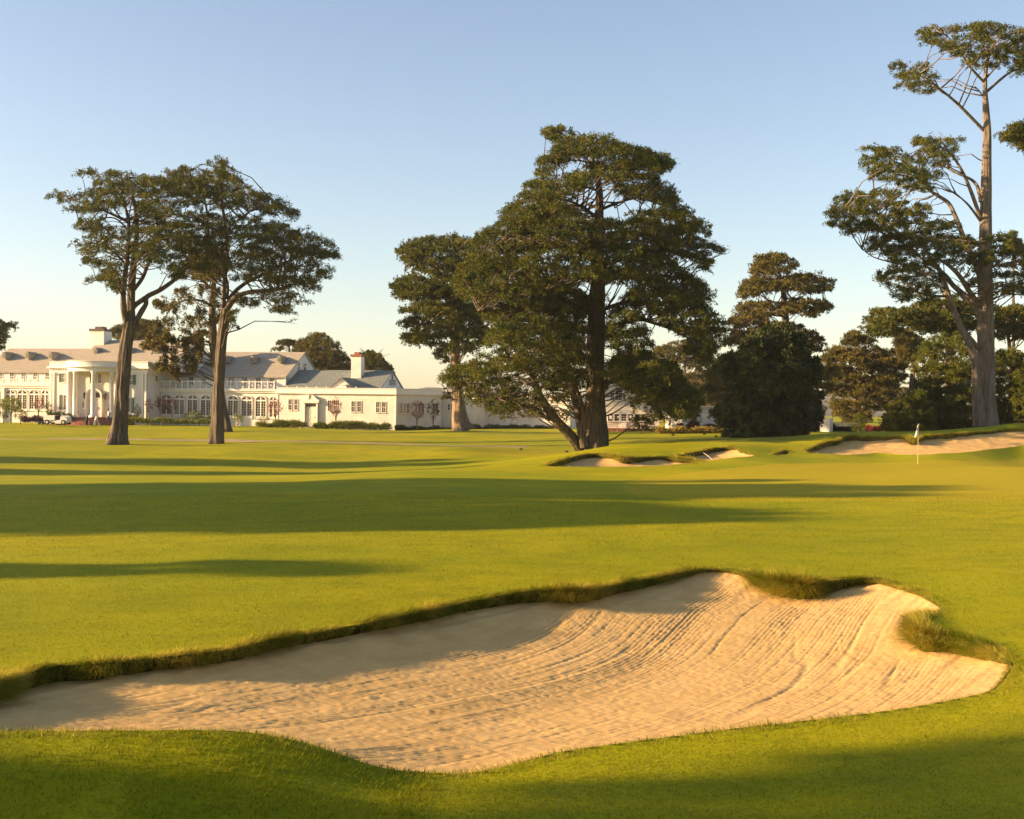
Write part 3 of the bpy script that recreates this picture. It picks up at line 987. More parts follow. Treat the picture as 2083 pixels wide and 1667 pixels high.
# ---- left front cypress
px_tree("cypress_tree", "tall cypress with forked dark trunk, nearest of the left clump", "tree", 90, (237, 905),
        [([(238, 908), (242, 880), (246, 840), (250, 780), (255, 720), (262, 672), (264, 655)], [25, 16, 13.5, 13.5, 13, 11.5, 12]),
         (z1((585, 1190), (562, 1090), (556, 980), (568, 850), (578, 770), (590, 640), (592, 500), (570, 400), (535, 280)), [7, 6, 5.2, 4.8, 4.4, 4, 3.4, 2.6, 1.5], [0, -.5, -.8, -1, -1, -1, -.8, -.5, 0]),
         (z1((605, 1180), (605, 1050), (612, 930), (624, 770), (640, 620), (645, 480), (620, 330), (600, 200)), [9, 7.5, 6.6, 6, 5, 4, 3, 1.5]),
         (z1((632, 1170), (672, 1095), (705, 1040), (712, 990), (800, 945), (880, 890), (950, 830), (1010, 770)), [6, 5.5, 5, 5.5, 5, 4.2, 3.2, 2], [0, .3, .6, .8, 1.2, 1.6, 2, 2.4]),
         (z1((598, 1085), (640, 1040), (715, 990)), [6, 5.5, 5.5], [0, .4, .8]),
         (z1((612, 960), (680, 870), (712, 790), (740, 700), (780, 600), (830, 480)), [4.2, 4, 3.5, 3, 2.4, 1.4], [0, 1, 1.5, 2, 2.5, 3]),
         (z1((590, 490), (520, 460), (440, 425), (320, 375), (180, 345)), [3, 2.6, 2.2, 1.6, .8], [0, -.5, -1, -1, -1]),
         (z1((600, 560), (500, 470), (380, 480), (280, 520)), [2.2, 1.6, 1.2, .7]),
         (z1((575, 780), (500, 700), (400, 640), (300, 640)), [2.6, 2, 1.4, .8], [0, -1, -1.5, -2]),
         (z1((562, 900), (480, 850), (380, 880), (310, 910)), [1.8, 1.3, 1, .6])],
        [z1((230, 175), (290, 150), (400, 148), (560, 165), (640, 175), (700, 200), (800, 190), (900, 230), (1000, 320), (1070, 380), (1080, 450), (1000, 520), (860, 480), (740, 470), (660, 440), (600, 380), (520, 420), (440, 410), (300, 440), (160, 440), (200, 390), (160, 370), (75, 325), (130, 300), (230, 320), (350, 300), (400, 260), (320, 260), (360, 220), (280, 190)),
         z1((650, 440), (860, 480), (1000, 520), (1010, 600), (1060, 650), (1000, 740), (980, 810), (900, 850), (800, 800), (720, 780), (640, 740), (560, 700), (520, 740), (440, 830), (330, 880), (300, 920), (400, 895), (480, 890), (460, 940), (520, 930), (515, 1010), (545, 1010), (556, 860), (500, 790), (360, 790), (400, 760), (300, 780), (320, 720), (260, 715), (280, 660), (225, 620), (350, 590), (390, 530), (470, 520), (540, 540), (620, 600)),
         z1((240, 500), (330, 470), (420, 480), (380, 540), (330, 580), (280, 575), (230, 550)),
         z1((440, 780), (560, 740), (600, 800), (560, 900), (520, 960), (470, 930), (480, 870), (420, 850))],
        seed=11, depth=6.0, pad=(28, 8), dens=.85, holes=-.06, cover=1.0, jit=5, gaps=zA([], 0, 0, 1))

# ---- second left cypress
px_tree("cypress_tree", "cypress with straight trunk forking right, in front of the right wing", "tree", 96, (440, 903),
        [([(440, 907), (441, 885), (444, 850), (445, 800), (448, 745), (452, 690), (458, 645), (459, 628)], [17, 14.5, 12, 10.5, 10, 10, 9.5, 8]),
         (z1((1235, 1090), (1290, 1000), (1390, 960), (1500, 950), (1610, 935), (1700, 900)), [6, 5.5, 4.4, 3.8, 2.8, 1.2], [0, -.6, -1.2, -2, -2.5, -3]),
         (z1((1235, 1075), (1275, 980), (1350, 910), (1440, 860), (1515, 825), (1640, 760), (1780, 700)), [4.8, 4.4, 4, 3.6, 3, 2, 1], [0, .3, .6, 1, 1.4, 2, 2]),
         (z1((1215, 1085), (1222, 980), (1225, 880), (1240, 770), (1240, 600), (1215, 400), (1200, 200), (1205, 80)), [4.6, 4.4, 4, 3.6, 3.4, 3, 2, .8]),
         (z1((1240, 1000), (1243, 900), (1200, 780), (1130, 640), (1110, 430), (1060, 250), (940, 150)), [4, 3.4, 3, 2.6, 2.2, 1.6, .8], [0, 1, 1.5, 2, 2, 2, 2]),
         (z1((1225, 560), (1330, 470), (1450, 400), (1600, 390)), [2.6, 2, 1.5, .7], [0, -1, -2, -2])],
        [z1((800, 130), (900, 115), (1000, 125), (1060, 155), (1150, 155), (1160, 115), (1105, 115), (1140, 70), (1210, 55), (1270, 100), (1290, 160), (1330, 210), (1380, 260), (1350, 290), (1250, 330), (1100, 340), (1000, 300), (900, 230), (830, 180), (880, 145)),
         z1((700, 215), (830, 180), (1000, 190), (1100, 250), (1180, 330), (1080, 380), (960, 330), (850, 260)),
         z1((1250, 330), (1350, 285), (1450, 295), (1540, 330), (1620, 360), (1680, 420), (1695, 500), (1650, 480), (1600, 440), (1550, 440), (1480, 470), (1380, 420), (1280, 420), (1180, 430), (1120, 400), (1150, 340)),
         z1((1000, 500), (1100, 450), (1250, 445), (1380, 480), (1520, 470), (1620, 510), (1700, 570), (1740, 530), (1800, 530), (1870, 590), (1930, 660), (1990, 745), (1940, 750), (1900, 780), (1940, 880), (1900, 870), (1880, 850), (1820, 890), (1860, 970), (1780, 970), (1640, 930), (1500, 900), (1500, 840), (1380, 880), (1280, 890), (1180, 830), (1080, 820), (1000, 740), (1040, 660), (960, 600), (880, 560)),
         dict(poly=z1((1480, 940), (1640, 930), (1770, 980), (1770, 1050), (1700, 1030), (1680, 1080), (1620, 1110), (1670, 1185), (1620, 1150), (1600, 1090), (1520, 1115), (1540, 1040), (1480, 1010), (1485, 1090), (1440, 1030), (1415, 1095), (1380, 1040), (1320, 1060), (1330, 1010), (1400, 980)), dens=.75),
         z1((900, 580), (1000, 640), (1060, 760), (1100, 860), (1020, 840), (930, 900), (880, 860), (960, 780), (900, 680)),
         dict(poly=z1((1260, 1060), (1300, 1100), (1290, 1180), (1330, 1190), (1270, 1200), (1250, 1150)), pad=(8, 5), dens=.3)],
        seed=12, depth=6.5, pad=(30, 8.5), dens=.92, holes=-.10, cover=.9, jit=5)

# ---- third trunk, behind
px_tree("cypress_tree", "cypress behind the left pair, its leafy skirt hanging before the main roof", "tree", 116, (460, 876),
        [([(461, 878), (457, 855), (450, 820), (443, 770), (437, 720), (433, 680), (432, 640), (434, 590), (440, 540)], [11, 9.5, 9, 9, 9, 8.5, 7, 5, 3]),
         (z1((1150, 1060), (1080, 1020), (980, 1010), (880, 1060), (820, 1150)), [3, 2.5, 2, 1.4, .8], [0, -1, -2, -2, -2])],
        [dict(poly=z1((760, 1010), (850, 960), (960, 930), (1100, 900), (1200, 940), (1200, 1080), (1190, 1150), (1120, 1200), (1090, 1270), (1010, 1190), (960, 1290), (900, 1330), (860, 1290), (800, 1310), (690, 1310), (740, 1230), (790, 1150), (860, 1090), (800, 1060)), pad=(16, 8), dens=.22, layers=2, hole=.0, cover=1.5),
         dict(poly=zA([(285, 702), (313, 692), (338, 678), (352, 690), (356, 720), (362, 768), (355, 772), (345, 756), (322, 754), (316, 758), (330, 722), (312, 712), (292, 712)], 0, 0, 1), pad=(9, 6), dens=.1, layers=1, cover=1.6),
         dict(poly=zA([(372, 690), (404, 680), (412, 700), (398, 750), (384, 760), (378, 720)], 0, 0, 1), pad=(9, 8), dens=.1, layers=1, cover=1.6),
         z1((1000, 700), (1160, 680), (1250, 760), (1180, 900), (1080, 900), (1000, 820))],
        mleaf=M_CYPB, seed=13, depth=4.0, pad=(26, 10), droop=1.0, hang=.8, spray_up=0.0, leaf=(.28, .09))

# ---- the great cypress in the middle
px_tree("cypress_tree", "great spreading cypress with fluted trunk and leaning side stem", "tree", 80, (1210, 920),
        [([(1210, 925), (1211, 905), (1212, 870), (1211, 830), (1212, 780), (1212, 720), (1213, 660), (1214, 600), (1216, 540), (1218, 450), (1218, 380), (1204, 320), (1196, 280)], [33, 27, 23, 20.5, 19, 17.5, 17, 15.5, 12.5, 9, 6.5, 4, 1.5]),
         (zL((1165, 1030), (1095, 940), (1020, 860), (950, 760), (905, 675), (880, 600), (810, 540), (720, 470)), [10, 9, 8.5, 7.5, 6.5, 5, 3.2, 1.5], [0, -.8, -1.6, -2.2, -2.6, -3, -3.4, -3.6]),
         (zL((1175, 985), (1152, 850), (1122, 700), (1092, 600), (1080, 480), (1060, 380), (1045, 230), (1000, 60)), [9, 8, 7.5, 6.5, 5.5, 4.5, 3, 1.4], [0, .8, 1.4, 2, 2.4, 2.8, 3, 3]),
         (zL((1185, 1010), (1165, 930), (1180, 820), (1130, 650), (1090, 560)), [9, 8, 5, 4, 2], [-.8, -.9, -.9, -1, -1.2]),
         (zL((1300, 660), (1360, 575), (1440, 520), (1600, 560), (1740, 660)), [6, 5, 4, 2.5, 1.2], [0, -1, -1.8, -2.5, -3]),
         (zL((1300, 345), (1400, 285), (1500, 260), (1600, 285), (1720, 330), (1850, 410), (1900, 480)), [6, 5, 4.2, 3.4, 2.6, 1.8, .8], [0, -.4, -.8, -1, -1.2, -1.4, -1.5]),
         (zL((1295, 200), (1400, 165), (1500, 140), (1620, 110), (1760, 100)), [5, 4.4, 3.4, 2.4, 1.2], [0, .8, 1.5, 2, 2.5]),
         (zU((1250, 585), (1200, 545), (1140, 510), (1050, 480), (920, 470)), [4, 3.2, 2.6, 2, 1], [0, -.8, -1.4, -2, -2.4]),
         (zU((1290, 535), (1380, 500), (1500, 470), (1640, 480)), [3.6, 2.8, 2, 1], [0, .5, 1, 1.4]),
         (zU((1265, 430), (1160, 400), (1040, 400), (930, 400)), [2.8, 2, 1.4, .7]),
         (zU((1270, 400), (1400, 330), (1520, 270), (1640, 250)), [3, 2.2, 1.6, .8]),
         (zU((1240, 270), (1130, 250), (1000, 260), (930, 290)), [2.2, 1.5, 1, .5]),
         (zU((1250, 820), (1100, 780), (900, 740), (700, 720)), [5, 3.6, 2.6, 1.2], [0, -2, -3, -4]),
         (zL((1210, 180), (1060, 190), (880, 190), (640, 210), (560, 210)), [5, 4, 3, 1.8, .8], [0, -1.5, -3, -4, -4.4]),
         (zL((1205, 330), (1080, 280), (900, 280), (760, 260)), [4.4, 3.4, 2.4, 1.2], [0, -1, -2.5, -4]),
         (zU((1280, 760), (1420, 700), (1600, 700), (1800, 760)), [4.6, 3.4, 2.4, 1.2], [0, -1.5, -2.5, -2.5]),
         (zL((980, 850), (860, 780), (720, 740), (560, 700)), [4, 2.6, 1.8, .9], [-1.8, -3, -4, -4])],
        [zU((950, 70), (1000, 65), (1080, 75), (1130, 105), (1200, 95), (1280, 125), (1340, 115), (1385, 120), (1340, 135), (1400, 160), (1500, 175), (1560, 205), (1640, 215), (1700, 265), (1690, 300), (1640, 325), (1600, 330), (1480, 310), (1380, 260), (1250, 250), (1150, 220), (1060, 290), (1000, 330), (940, 345), (900, 340), (905, 290), (910, 255), (1000, 235), (1010, 210), (985, 190), (1040, 160), (1000, 130), (950, 100)),
         zU((845, 395), (940, 345), (1060, 340), (1180, 280), (1300, 255), (1420, 265), (1500, 320), (1600, 330), (1610, 380), (1690, 430), (1740, 490), (1720, 520), (1600, 500), (1450, 480), (1360, 440), (1300, 370), (1240, 360), (1200, 430), (1130, 450), (1050, 500), (960, 540), (880, 560), (720, 580), (620, 625), (720, 570), (730, 520), (800, 510), (850, 470), (775, 490), (840, 440), (870, 430)),
         zU((640, 650), (720, 580), (880, 550), (1060, 500), (1140, 540), (1200, 600), (1320, 610), (1420, 620), (1500, 560), (1600, 520), (1720, 520), (1800, 545), (1840, 590), (1910, 630), (1920, 680), (1905, 705), (1850, 660), (1820, 690), (1850, 720), (1930, 750), (2025, 790), (1980, 795), (1920, 790), (1915, 870), (1910, 915), (1850, 900), (1830, 840), (1780, 820), (1640, 800), (1520, 760), (1400, 740), (1250, 740), (1100, 740), (950, 760), (800, 760), (650, 760), (550, 700)),
         zU((550, 690), (650, 750), (800, 750), (1000, 740), (1200, 740), (1400, 740), (1560, 770), (1700, 820), (1760, 900), (1820, 950), (1880, 995), (1940, 1040), (1880, 1025), (1840, 1100), (1700, 1040), (1560, 1000), (1440, 1080), (1360, 1000), (1260, 960), (1100, 1010), (900, 1040), (700, 1050), (500, 1080), (420, 980), (450, 900), (520, 840)),
         zL((430, 60), (560, 20), (700, 60), (900, 60), (1100, 80), (1200, 120), (1200, 300), (1170, 420), (1200, 560), (1190, 660), (1130, 600), (1090, 640), (1020, 620), (960, 700), (900, 600), (800, 560), (640, 590), (480, 650), (400, 660), (335, 630), (400, 570), (460, 550), (560, 500), (600, 450), (560, 430), (640, 380), (600, 350), (640, 300), (560, 225), (640, 200), (480, 130)),
         dict(poly=zL((480, 650), (640, 590), (800, 570), (880, 640), (940, 760), (1000, 800), (960, 860), (900, 800), (850, 860), (740, 850), (660, 830), (610, 800), (640, 750), (550, 770), (500, 740), (480, 700)), dens=.62),
         dict(poly=zL((1000, 640), (1080, 640), (1090, 720), (1080, 800), (1060, 870), (980, 860), (1010, 790), (960, 700)), dens=.5),
         zL((1400, 130), (1560, 60), (1700, 100), (1840, 160), (1880, 100), (1940, 115), (1900, 160), (1915, 200), (1890, 240), (2010, 245), (1960, 255), (2015, 320), (1980, 370), (1960, 420), (1930, 480), (1900, 520), (1870, 540), (1830, 500), (1750, 450), (1800, 400), (1740, 340), (1640, 300), (1560, 200), (1480, 180)),
         dict(poly=zL((1330, 230), (1420, 170), (1520, 180), (1500, 260), (1540, 350), (1580, 430), (1540, 460), (1420, 470), (1340, 420), (1320, 320)), dens=.8),
         zL((1310, 620), (1330, 500), (1440, 450), (1560, 460), (1680, 520), (1740, 580), (1770, 640), (1840, 690), (1890, 740), (1840, 780), (1830, 850), (1780, 840), (1720, 860), (1690, 800), (1600, 760), (1500, 700), (1420, 650)),
         dict(poly=zL((1340, 520), (1440, 460), (1560, 470), (1680, 530), (1770, 640), (1880, 740), (1820, 840), (1700, 850), (1560, 740), (1420, 650)), dy=-3.5, depth=1.5, hole=-.5),
         dict(poly=zL((1320, 650), (1420, 660), (1520, 720), (1620, 780), (1700, 820), (1700, 930), (1660, 880), (1600, 850), (1560, 920), (1500, 930), (1500, 890), (1440, 800), (1400, 740), (1330, 700)), dens=.55, twigs=False),
         dict(poly=zL((1120, 130), (1240, 90), (1330, 140), (1300, 260), (1340, 400), (1250, 420), (1190, 330), (1130, 260)), dens=.4, dy=-2.6, depth=.6),
         dict(poly=zL((1090, 480), (1180, 470), (1290, 480), (1300, 620), (1240, 680), (1190, 800), (1150, 720), (1100, 620)), dens=.35, dy=-2.2, depth=.6),
         ],
        seed=14, depth=6.3, pad=(30, 8.5), dens=1.12, holes=-.2, nl=12, leaf=(.14, .047), cover=.8,
        gaps=[(1265, 836, 30, 30), (1250, 800, 14, 20), zU((1190, 470))[0] + (14, 8), zU((1330, 480))[0] + (14, 8), zU((1640, 620))[0] + (10, 6), zU((1060, 850))[0] + (8, 8), zU((1400, 1000))[0] + (16, 7), zU((960, 930))[0] + (8, 8), zU((1740, 870))[0] + (12, 7), zL((1400, 110))[0] + (22, 10),
              zL((1620, 350))[0] + (14, 16), zL((1320, 470))[0] + (6, 14), zL((640, 480))[0] + (10, 10), zL((520, 480))[0] + (14, 12), zL((1060, 770))[0] + (7, 10)])

# ---- cypress left of it, further off
px_tree("cypress_tree", "cypress with leafy flat tiers and pale lit trunk, left of the great cypress", "tree", 121, (940, 877),
        [(zL((468, 925), (455, 880), (446, 800), (438, 700), (430, 600), (424, 500), (425, 380), (430, 250), (432, 100), (430, -60), (420, -160)), [24, 17, 13.5, 11.5, 10, 9, 7.5, 6, 4.5, 3, 1.2]),
         (zL((428, 350), (340, 300), (230, 290), (150, 300)), [3, 2.2, 1.5, .8], [0, -1, -2, -2]),
         (zL((430, 200), (330, 120), (220, 90), (120, 70)), [3, 2.2, 1.5, .8], [0, 1, 1, 1]),
         (zL((430, 60), (330, -40), (220, -130), (140, -150)), [2.6, 2, 1.4, .8]),
         (zL((430, 300), (520, 220), (600, 150)), [2.6, 2, 1])],
        [zU((540, 710), (430, 705), (340, 700), (270, 697), (220, 715), (130, 740), (75, 800), (110, 800), (130, 850), (170, 890), (230, 880), (330, 860), (420, 860), (560, 880), (600, 780)),
         zU((230, 880), (180, 910), (70, 940), (90, 980), (45, 995), (60, 1020), (100, 1050), (300, 1060), (460, 1060), (600, 1060), (620, 900), (540, 870), (400, 860)),
         zL((80, 80), (90, 130), (200, 150), (150, 200), (90, 215), (200, 240), (110, 280), (130, 320), (95, 385), (160, 400), (140, 430), (200, 410), (180, 490), (210, 420), (280, 400), (380, 360), (520, 380), (600, 380), (620, 280), (560, 200), (560, 80), (400, 60), (200, 60)),
         dict(poly=zL((280, 410), (400, 370), (520, 390), (600, 390), (560, 430), (500, 470), (450, 440), (400, 470), (395, 530), (370, 520), (315, 500), (320, 440)), dens=.6),
         dict(poly=zL((345, 640), (400, 580), (470, 550), (480, 620), (420, 700), (380, 740), (345, 740), (370, 690)), dens=.35, dy=-2, depth=1)],
        seed=15, depth=6.5, pad=(28, 9), mbark=M_BARKP, leaf=(.22, .08), dens=1.0)

# ---- cypress behind the round tree
px_tree("cypress_tree", "tiered cypress rising behind the round dark tree", "tree", 128, (1600, 880),
        [(zF((608, 1500), (605, 1000), (600, 700), (590, 550), (575, 400), (550, 290), (510, 160)), [11, 9, 7, 6, 4.5, 2.6, 1]),
         (zF((590, 620), (480, 610), (360, 640), (240, 680)), [2.4, 2, 1.4, .6], [0, -1, -2, -2]), (zF((590, 520), (480, 510), (360, 540)), [2, 1.5, .7]),
         (zF((590, 480), (680, 490), (800, 510), (920, 550)), [2.2, 1.7, 1.2, .6]), (zF((575, 410), (700, 360), (860, 350)), [1.8, 1.2, .6]), (zF((605, 700), (700, 760), (840, 800)), [2, 1.4, .7])],
        [zF((370, 160), (500, 135), (610, 160), (700, 240), (640, 265), (590, 290), (480, 300), (400, 300), (310, 330), (360, 290), (310, 260), (380, 240), (370, 190)),
         zF((260, 400), (310, 330), (420, 320), (540, 310), (620, 290), (700, 295), (850, 295), (960, 360), (910, 380), (940, 420), (850, 440), (740, 440), (640, 420), (560, 420), (480, 440), (380, 470), (240, 490)),
         zF((230, 590), (290, 520), (420, 500), (520, 530), (600, 540), (650, 470), (700, 490), (800, 490), (900, 510), (990, 565), (930, 590), (850, 590), (800, 630), (700, 600), (600, 600), (500, 610), (380, 680), (280, 720), (160, 760), (170, 680)),
         zF((160, 760), (280, 700), (420, 640), (560, 650), (660, 680), (740, 720), (560, 740), (420, 760), (300, 840), (130, 860), (130, 820)),
         zF((680, 700), (740, 730), (800, 750), (890, 800), (850, 830), (885, 885), (800, 900), (720, 830)),
         zF((780, 960), (830, 980), (960, 1010), (1050, 1050), (950, 1100), (960, 1180), (880, 1200), (820, 1130)),
         dict(poly=zF((60, 1000), (200, 900), (300, 860), (260, 1000), (200, 1200), (200, 1290), (60, 1300), (-30, 1200), (0, 1080)), dens=1.3)],
        mleaf=M_CYPB, seed=16, depth=6, pad=(26, 7.5), leaf=(.22, .08), dens=1.0)

# ---- round dark tree
px_tree("round_tree", "dense round dark evergreen with sunlit upper left shoulder", "tree", 100, (1572, 893),
        [(zF((500, 1590), (500, 1400), (500, 1100), (520, 900)), [10, 8, 6, 3]), (zF((500, 1450), (350, 1250), (260, 1050)), [5, 3, 1.5]), (zF((505, 1400), (650, 1200), (720, 1000)), [5, 3, 1.5])],
        [dict(poly=zF((440, 730), (560, 700), (640, 720), (720, 780), (740, 860), (800, 930), (840, 1010), (830, 1110), (865, 1240), (840, 1330), (850, 1400), (780, 1460), (760, 1530), (700, 1560), (560, 1570), (400, 1570), (170, 1575), (150, 1500), (80, 1420), (50, 1340), (150, 1300), (190, 1200), (160, 1100), (80, 1010), (170, 930), (280, 870), (330, 780)))],
        mleaf=M_ROUND, seed=17, depth=5.2, pad=(20, 15), leaf=(.24, .13), nl=12, slen=.34, dens=1.2, droop=.5, spray_up=.4, cover=.55, twigs=False, jit=6, holes=-.6)

# ---- tall tree on the right
px_tree("tall_cypress", "very tall bare-stemmed cypress with grey trunk at right", "tree", 88, (2007, 871),
        [([(2007, 878), (2006, 850), (2005, 800), (2006, 723), (2005, 640), (2004, 567), (2005, 500), (2006, 405), (2007, 330), (2008, 270), (2006, 225), (2004, 170), (2008, 115), (2016, 80)], [23, 20, 18, 15.5, 14.5, 13.5, 12, 10, 8.5, 7.5, 6, 4, 2.4, 1]),
         (zB((1130, 1560), (1118, 1400), (1110, 1250), (1100, 1120), (1055, 1010), (1000, 900), (945, 750), (905, 640), (880, 560), (840, 500), (780, 420)), [11, 10, 9, 8, 6.5, 6, 5.5, 5, 4, 3, 1.5], [-.5, -.6, -.8, -.8, -1, -1, -1, -1, -1, -1, -1]),
         (zB((1135, 830), (1060, 735), (960, 645), (915, 585), (850, 530), (740, 460), (620, 370)), [7, 6, 5, 4.4, 3.6, 2.6, 1.2], [0, .5, 1, 1, 1.2, 1.4, 1.4]),
         (zB((1125, 770), (1060, 680), (1000, 585), (925, 510), (870, 480), (760, 400)), [6, 5, 4.4, 3.8, 2.8, 1.4], [0, -1, -2, -2.5, -3, -3.4]),
         (zB((1125, 1060), (1080, 1000), (1030, 940), (980, 850)), [5, 4.4, 3.6, 2], [0, -.6, -1, -1.2]),
         (zB((920, 715), (800, 710), (700, 680), (620, 650)), [2.6, 2.2, 1.6, .8]),
         (zB((700, 420), (600, 350), (480, 295), (330, 220), (220, 170)), [3, 2.4, 2, 1.4, .6]), (zB((620, 360), (540, 310), (500, 240), (440, 150)), [2.4, 2, 1.4, .6]),
         (zB((700, 520), (560, 495), (440, 460), (360, 405)), [1.8, 1.5, 1.1, .5]),
         (zB((1140, 600), (1100, 500), (1030, 340), (980, 210), (930, 110), (860, 60), (800, 20), (740, -60), (680, -120), (560, -170)), [6, 5.5, 5, 4.6, 4.2, 3.6, 3, 2.2, 1.6, .7], [0, 1, 1.5, 1.8, 2, 2, 2, 2, 2, 2]),
         (zT((1335, 885), (1190, 735), (1120, 670), (1040, 605), (950, 535), (840, 490)), [3.4, 2.8, 2.4, 2, 1.3, .6], [0, -.6, -.9, -1.2, -1.5, -1.6]),
         (zT((1340, 560), (1230, 440), (1180, 350), (1090, 250), (990, 210)), [2.6, 2.2, 1.7, 1.2, .5], [0, -.6, -1, -1.4, -1.6]),
         (zT((1360, 620), (1440, 550), (1520, 490), (1620, 450), (1700, 400)), [3, 2.6, 2.2, 1.6, .8], [0, .6, 1, 1.4, 1.6]),
         (zT((1350, 560), (1365, 430), (1400, 320), (1460, 250)), [2.4, 1.8, 1.2, .6], [0, 1, 1.5, 2]),
         (zT((1315, 1370), (1295, 1270), (1245, 1215), (1120, 1160), (1020, 1090), (930, 1040)), [4, 3.6, 3, 2.2, 1.6, .7], [0, .3, .6, 1, 1.4, 1.6]),
         (zT((1315, 1480), (1255, 1310), (1180, 1140), (1080, 1000), (1040, 945)), [4.2, 3.6, 2.8, 1.6, .7], [0, -.5, -1, -1.4, -1.6]),
         (zT((1310, 1495), (1240, 1400), (1190, 1350), (1138, 1303)), [3, 2.2, 1.5, .5], [0, -1, -1.6, -2]), (zT((1330, 650), (1300, 610), (1275, 585)), [1.4, 1, .5]),
         (zB((1210, 520), (1320, 500), (1420, 480), (1560, 470)), [3.4, 2.6, 2, .9], [0, -.6, -1, -1.4])],
        [zT((905, 205), (950, 170), (1080, 165), (1150, 190), (1300, 165), (1430, 160), (1480, 205), (1740, 200), (1740, 420), (1610, 510), (1530, 545), (1540, 450), (1440, 440), (1400, 480), (1330, 440), (1220, 460), (1200, 390), (1100, 350), (1010, 300), (940, 280)),
         zT((695, 465), (760, 430), (830, 425), (960, 445), (1050, 525), (1010, 570), (990, 640), (900, 650), (850, 600), (750, 600), (800, 560), (720, 530), (770, 490)),
         zT((840, 970), (980, 925), (1100, 945), (1200, 945), (1150, 990), (1160, 1050), (1110, 1120), (1000, 1140), (920, 1130), (840, 1090), (880, 1010)),
         zT((495, 1150), (540, 1060), (550, 1000), (660, 1000), (760, 1040), (850, 1090), (900, 1150), (1000, 1170), (1060, 1200), (980, 1230), (960, 1300), (820, 1290), (700, 1240), (600, 1230), (570, 1170)),
         zB((145, 190), (190, 80), (300, 35), (500, 20), (620, 40), (620, 100), (700, 110), (820, 150), (810, 190), (740, 190), (880, 230), (1000, 220), (1020, 230), (960, 280), (840, 300), (640, 330), (520, 300), (350, 300), (250, 330), (260, 280), (150, 260)),
         zB((410, 390), (440, 340), (640, 310), (900, 310), (1000, 340), (1130, 340), (1200, 300), (1330, 310), (1230, 380), (1240, 410), (1420, 440), (1600, 420), (1600, 560), (1420, 550), (1250, 530), (1200, 500), (1100, 520), (1000, 500), (900, 500), (820, 530), (700, 500), (560, 510), (480, 440)),
         zB((410, 610), (480, 580), (500, 540), (600, 510), (760, 520), (900, 590), (850, 640), (880, 700), (830, 760), (700, 740), (600, 760), (560, 690), (540, 660)),
         dict(poly=zB((1010, 500), (1100, 520), (1120, 640), (1060, 660), (1000, 560)), dens=.5),
         dict(poly=zB((1210, 560), (1420, 560), (1600, 600), (1600, 720), (1420, 720), (1300, 720), (1230, 700), (1220, 620)), dens=.45)],
        mbark=M_BARKG, seed=18, depth=5.0, pad=(19, 5.2), dens=.62, jit=6, holes=-.02, cover=1.35, twig_p=.45, gaps=[])

# ---- the cypress behind the tall stem, right
px_tree("cypress_tree", "low broad cypress with bent pale limbs, behind the tall bare stem", "tree", 112, (1934, 872),
        [(zB((945, 1590), (940, 1200), (932, 980), (915, 800), (900, 660)), [10, 9, 8, 6, 2.5]),
         (zB((930, 850), (900, 800), (830, 790), (720, 800)), [3.6, 3.2, 2.6, 1.2], [-.3, -.8, -1, -1]), (zB((920, 900), (850, 895), (720, 885), (560, 860)), [4, 3.4, 2.4, 1]),
         (zB((925, 860), (1000, 830), (1080, 800)), [3, 2.2, 1]), (zB((905, 860), (870, 840), (850, 840)), [2, 1.5, 1])],
        [zB((390, 880), (430, 820), (520, 795), (640, 800), (760, 740), (820, 730), (900, 720), (1080, 720), (1120, 850), (1100, 950), (1000, 960), (900, 960), (780, 960), (640, 900), (600, 980), (520, 980), (430, 980), (410, 930))],
        mbark=M_BARKP, seed=19, depth=6, pad=(26, 7.5), leaf=(.22, .08))
px_tree("cypress_tree", "slim dark cypress with one drooping tier, right of the tall stem", "tree", 118, (2062, 872),
        [(zB((1355, 1590), (1345, 1300), (1330, 1080), (1312, 930), (1300, 820)), [6, 5, 4, 3.2, 1.4])],
        [zB((1215, 780), (1300, 775), (1420, 790), (1640, 800), (1640, 950), (1500, 960), (1380, 1010), (1340, 940), (1290, 960), (1270, 1020), (1230, 900))],
        seed=20, depth=4, pad=(22, 7), leaf=(.22, .08))
# ---- the crown of a tree beyond the right edge
px_tree("cypress_tree", "cypress mostly outside the right edge, one dark tuft of leaves in view", "tree", 92, (2180, 868),
        [([(2180, 872), (2178, 700), (2175, 500), (2172, 380), (2170, 200)], [20, 15, 11, 8, 3]), ([(2172, 400), (2120, 320), (2070, 285)], [4, 3, 1])],
        [[(2038, 282), (2050, 264), (2075, 250), (2110, 240), (2180, 180), (2260, 240), (2250, 330), (2120, 330), (2070, 302)]],
        seed=21, depth=4, pad=(22, 9))

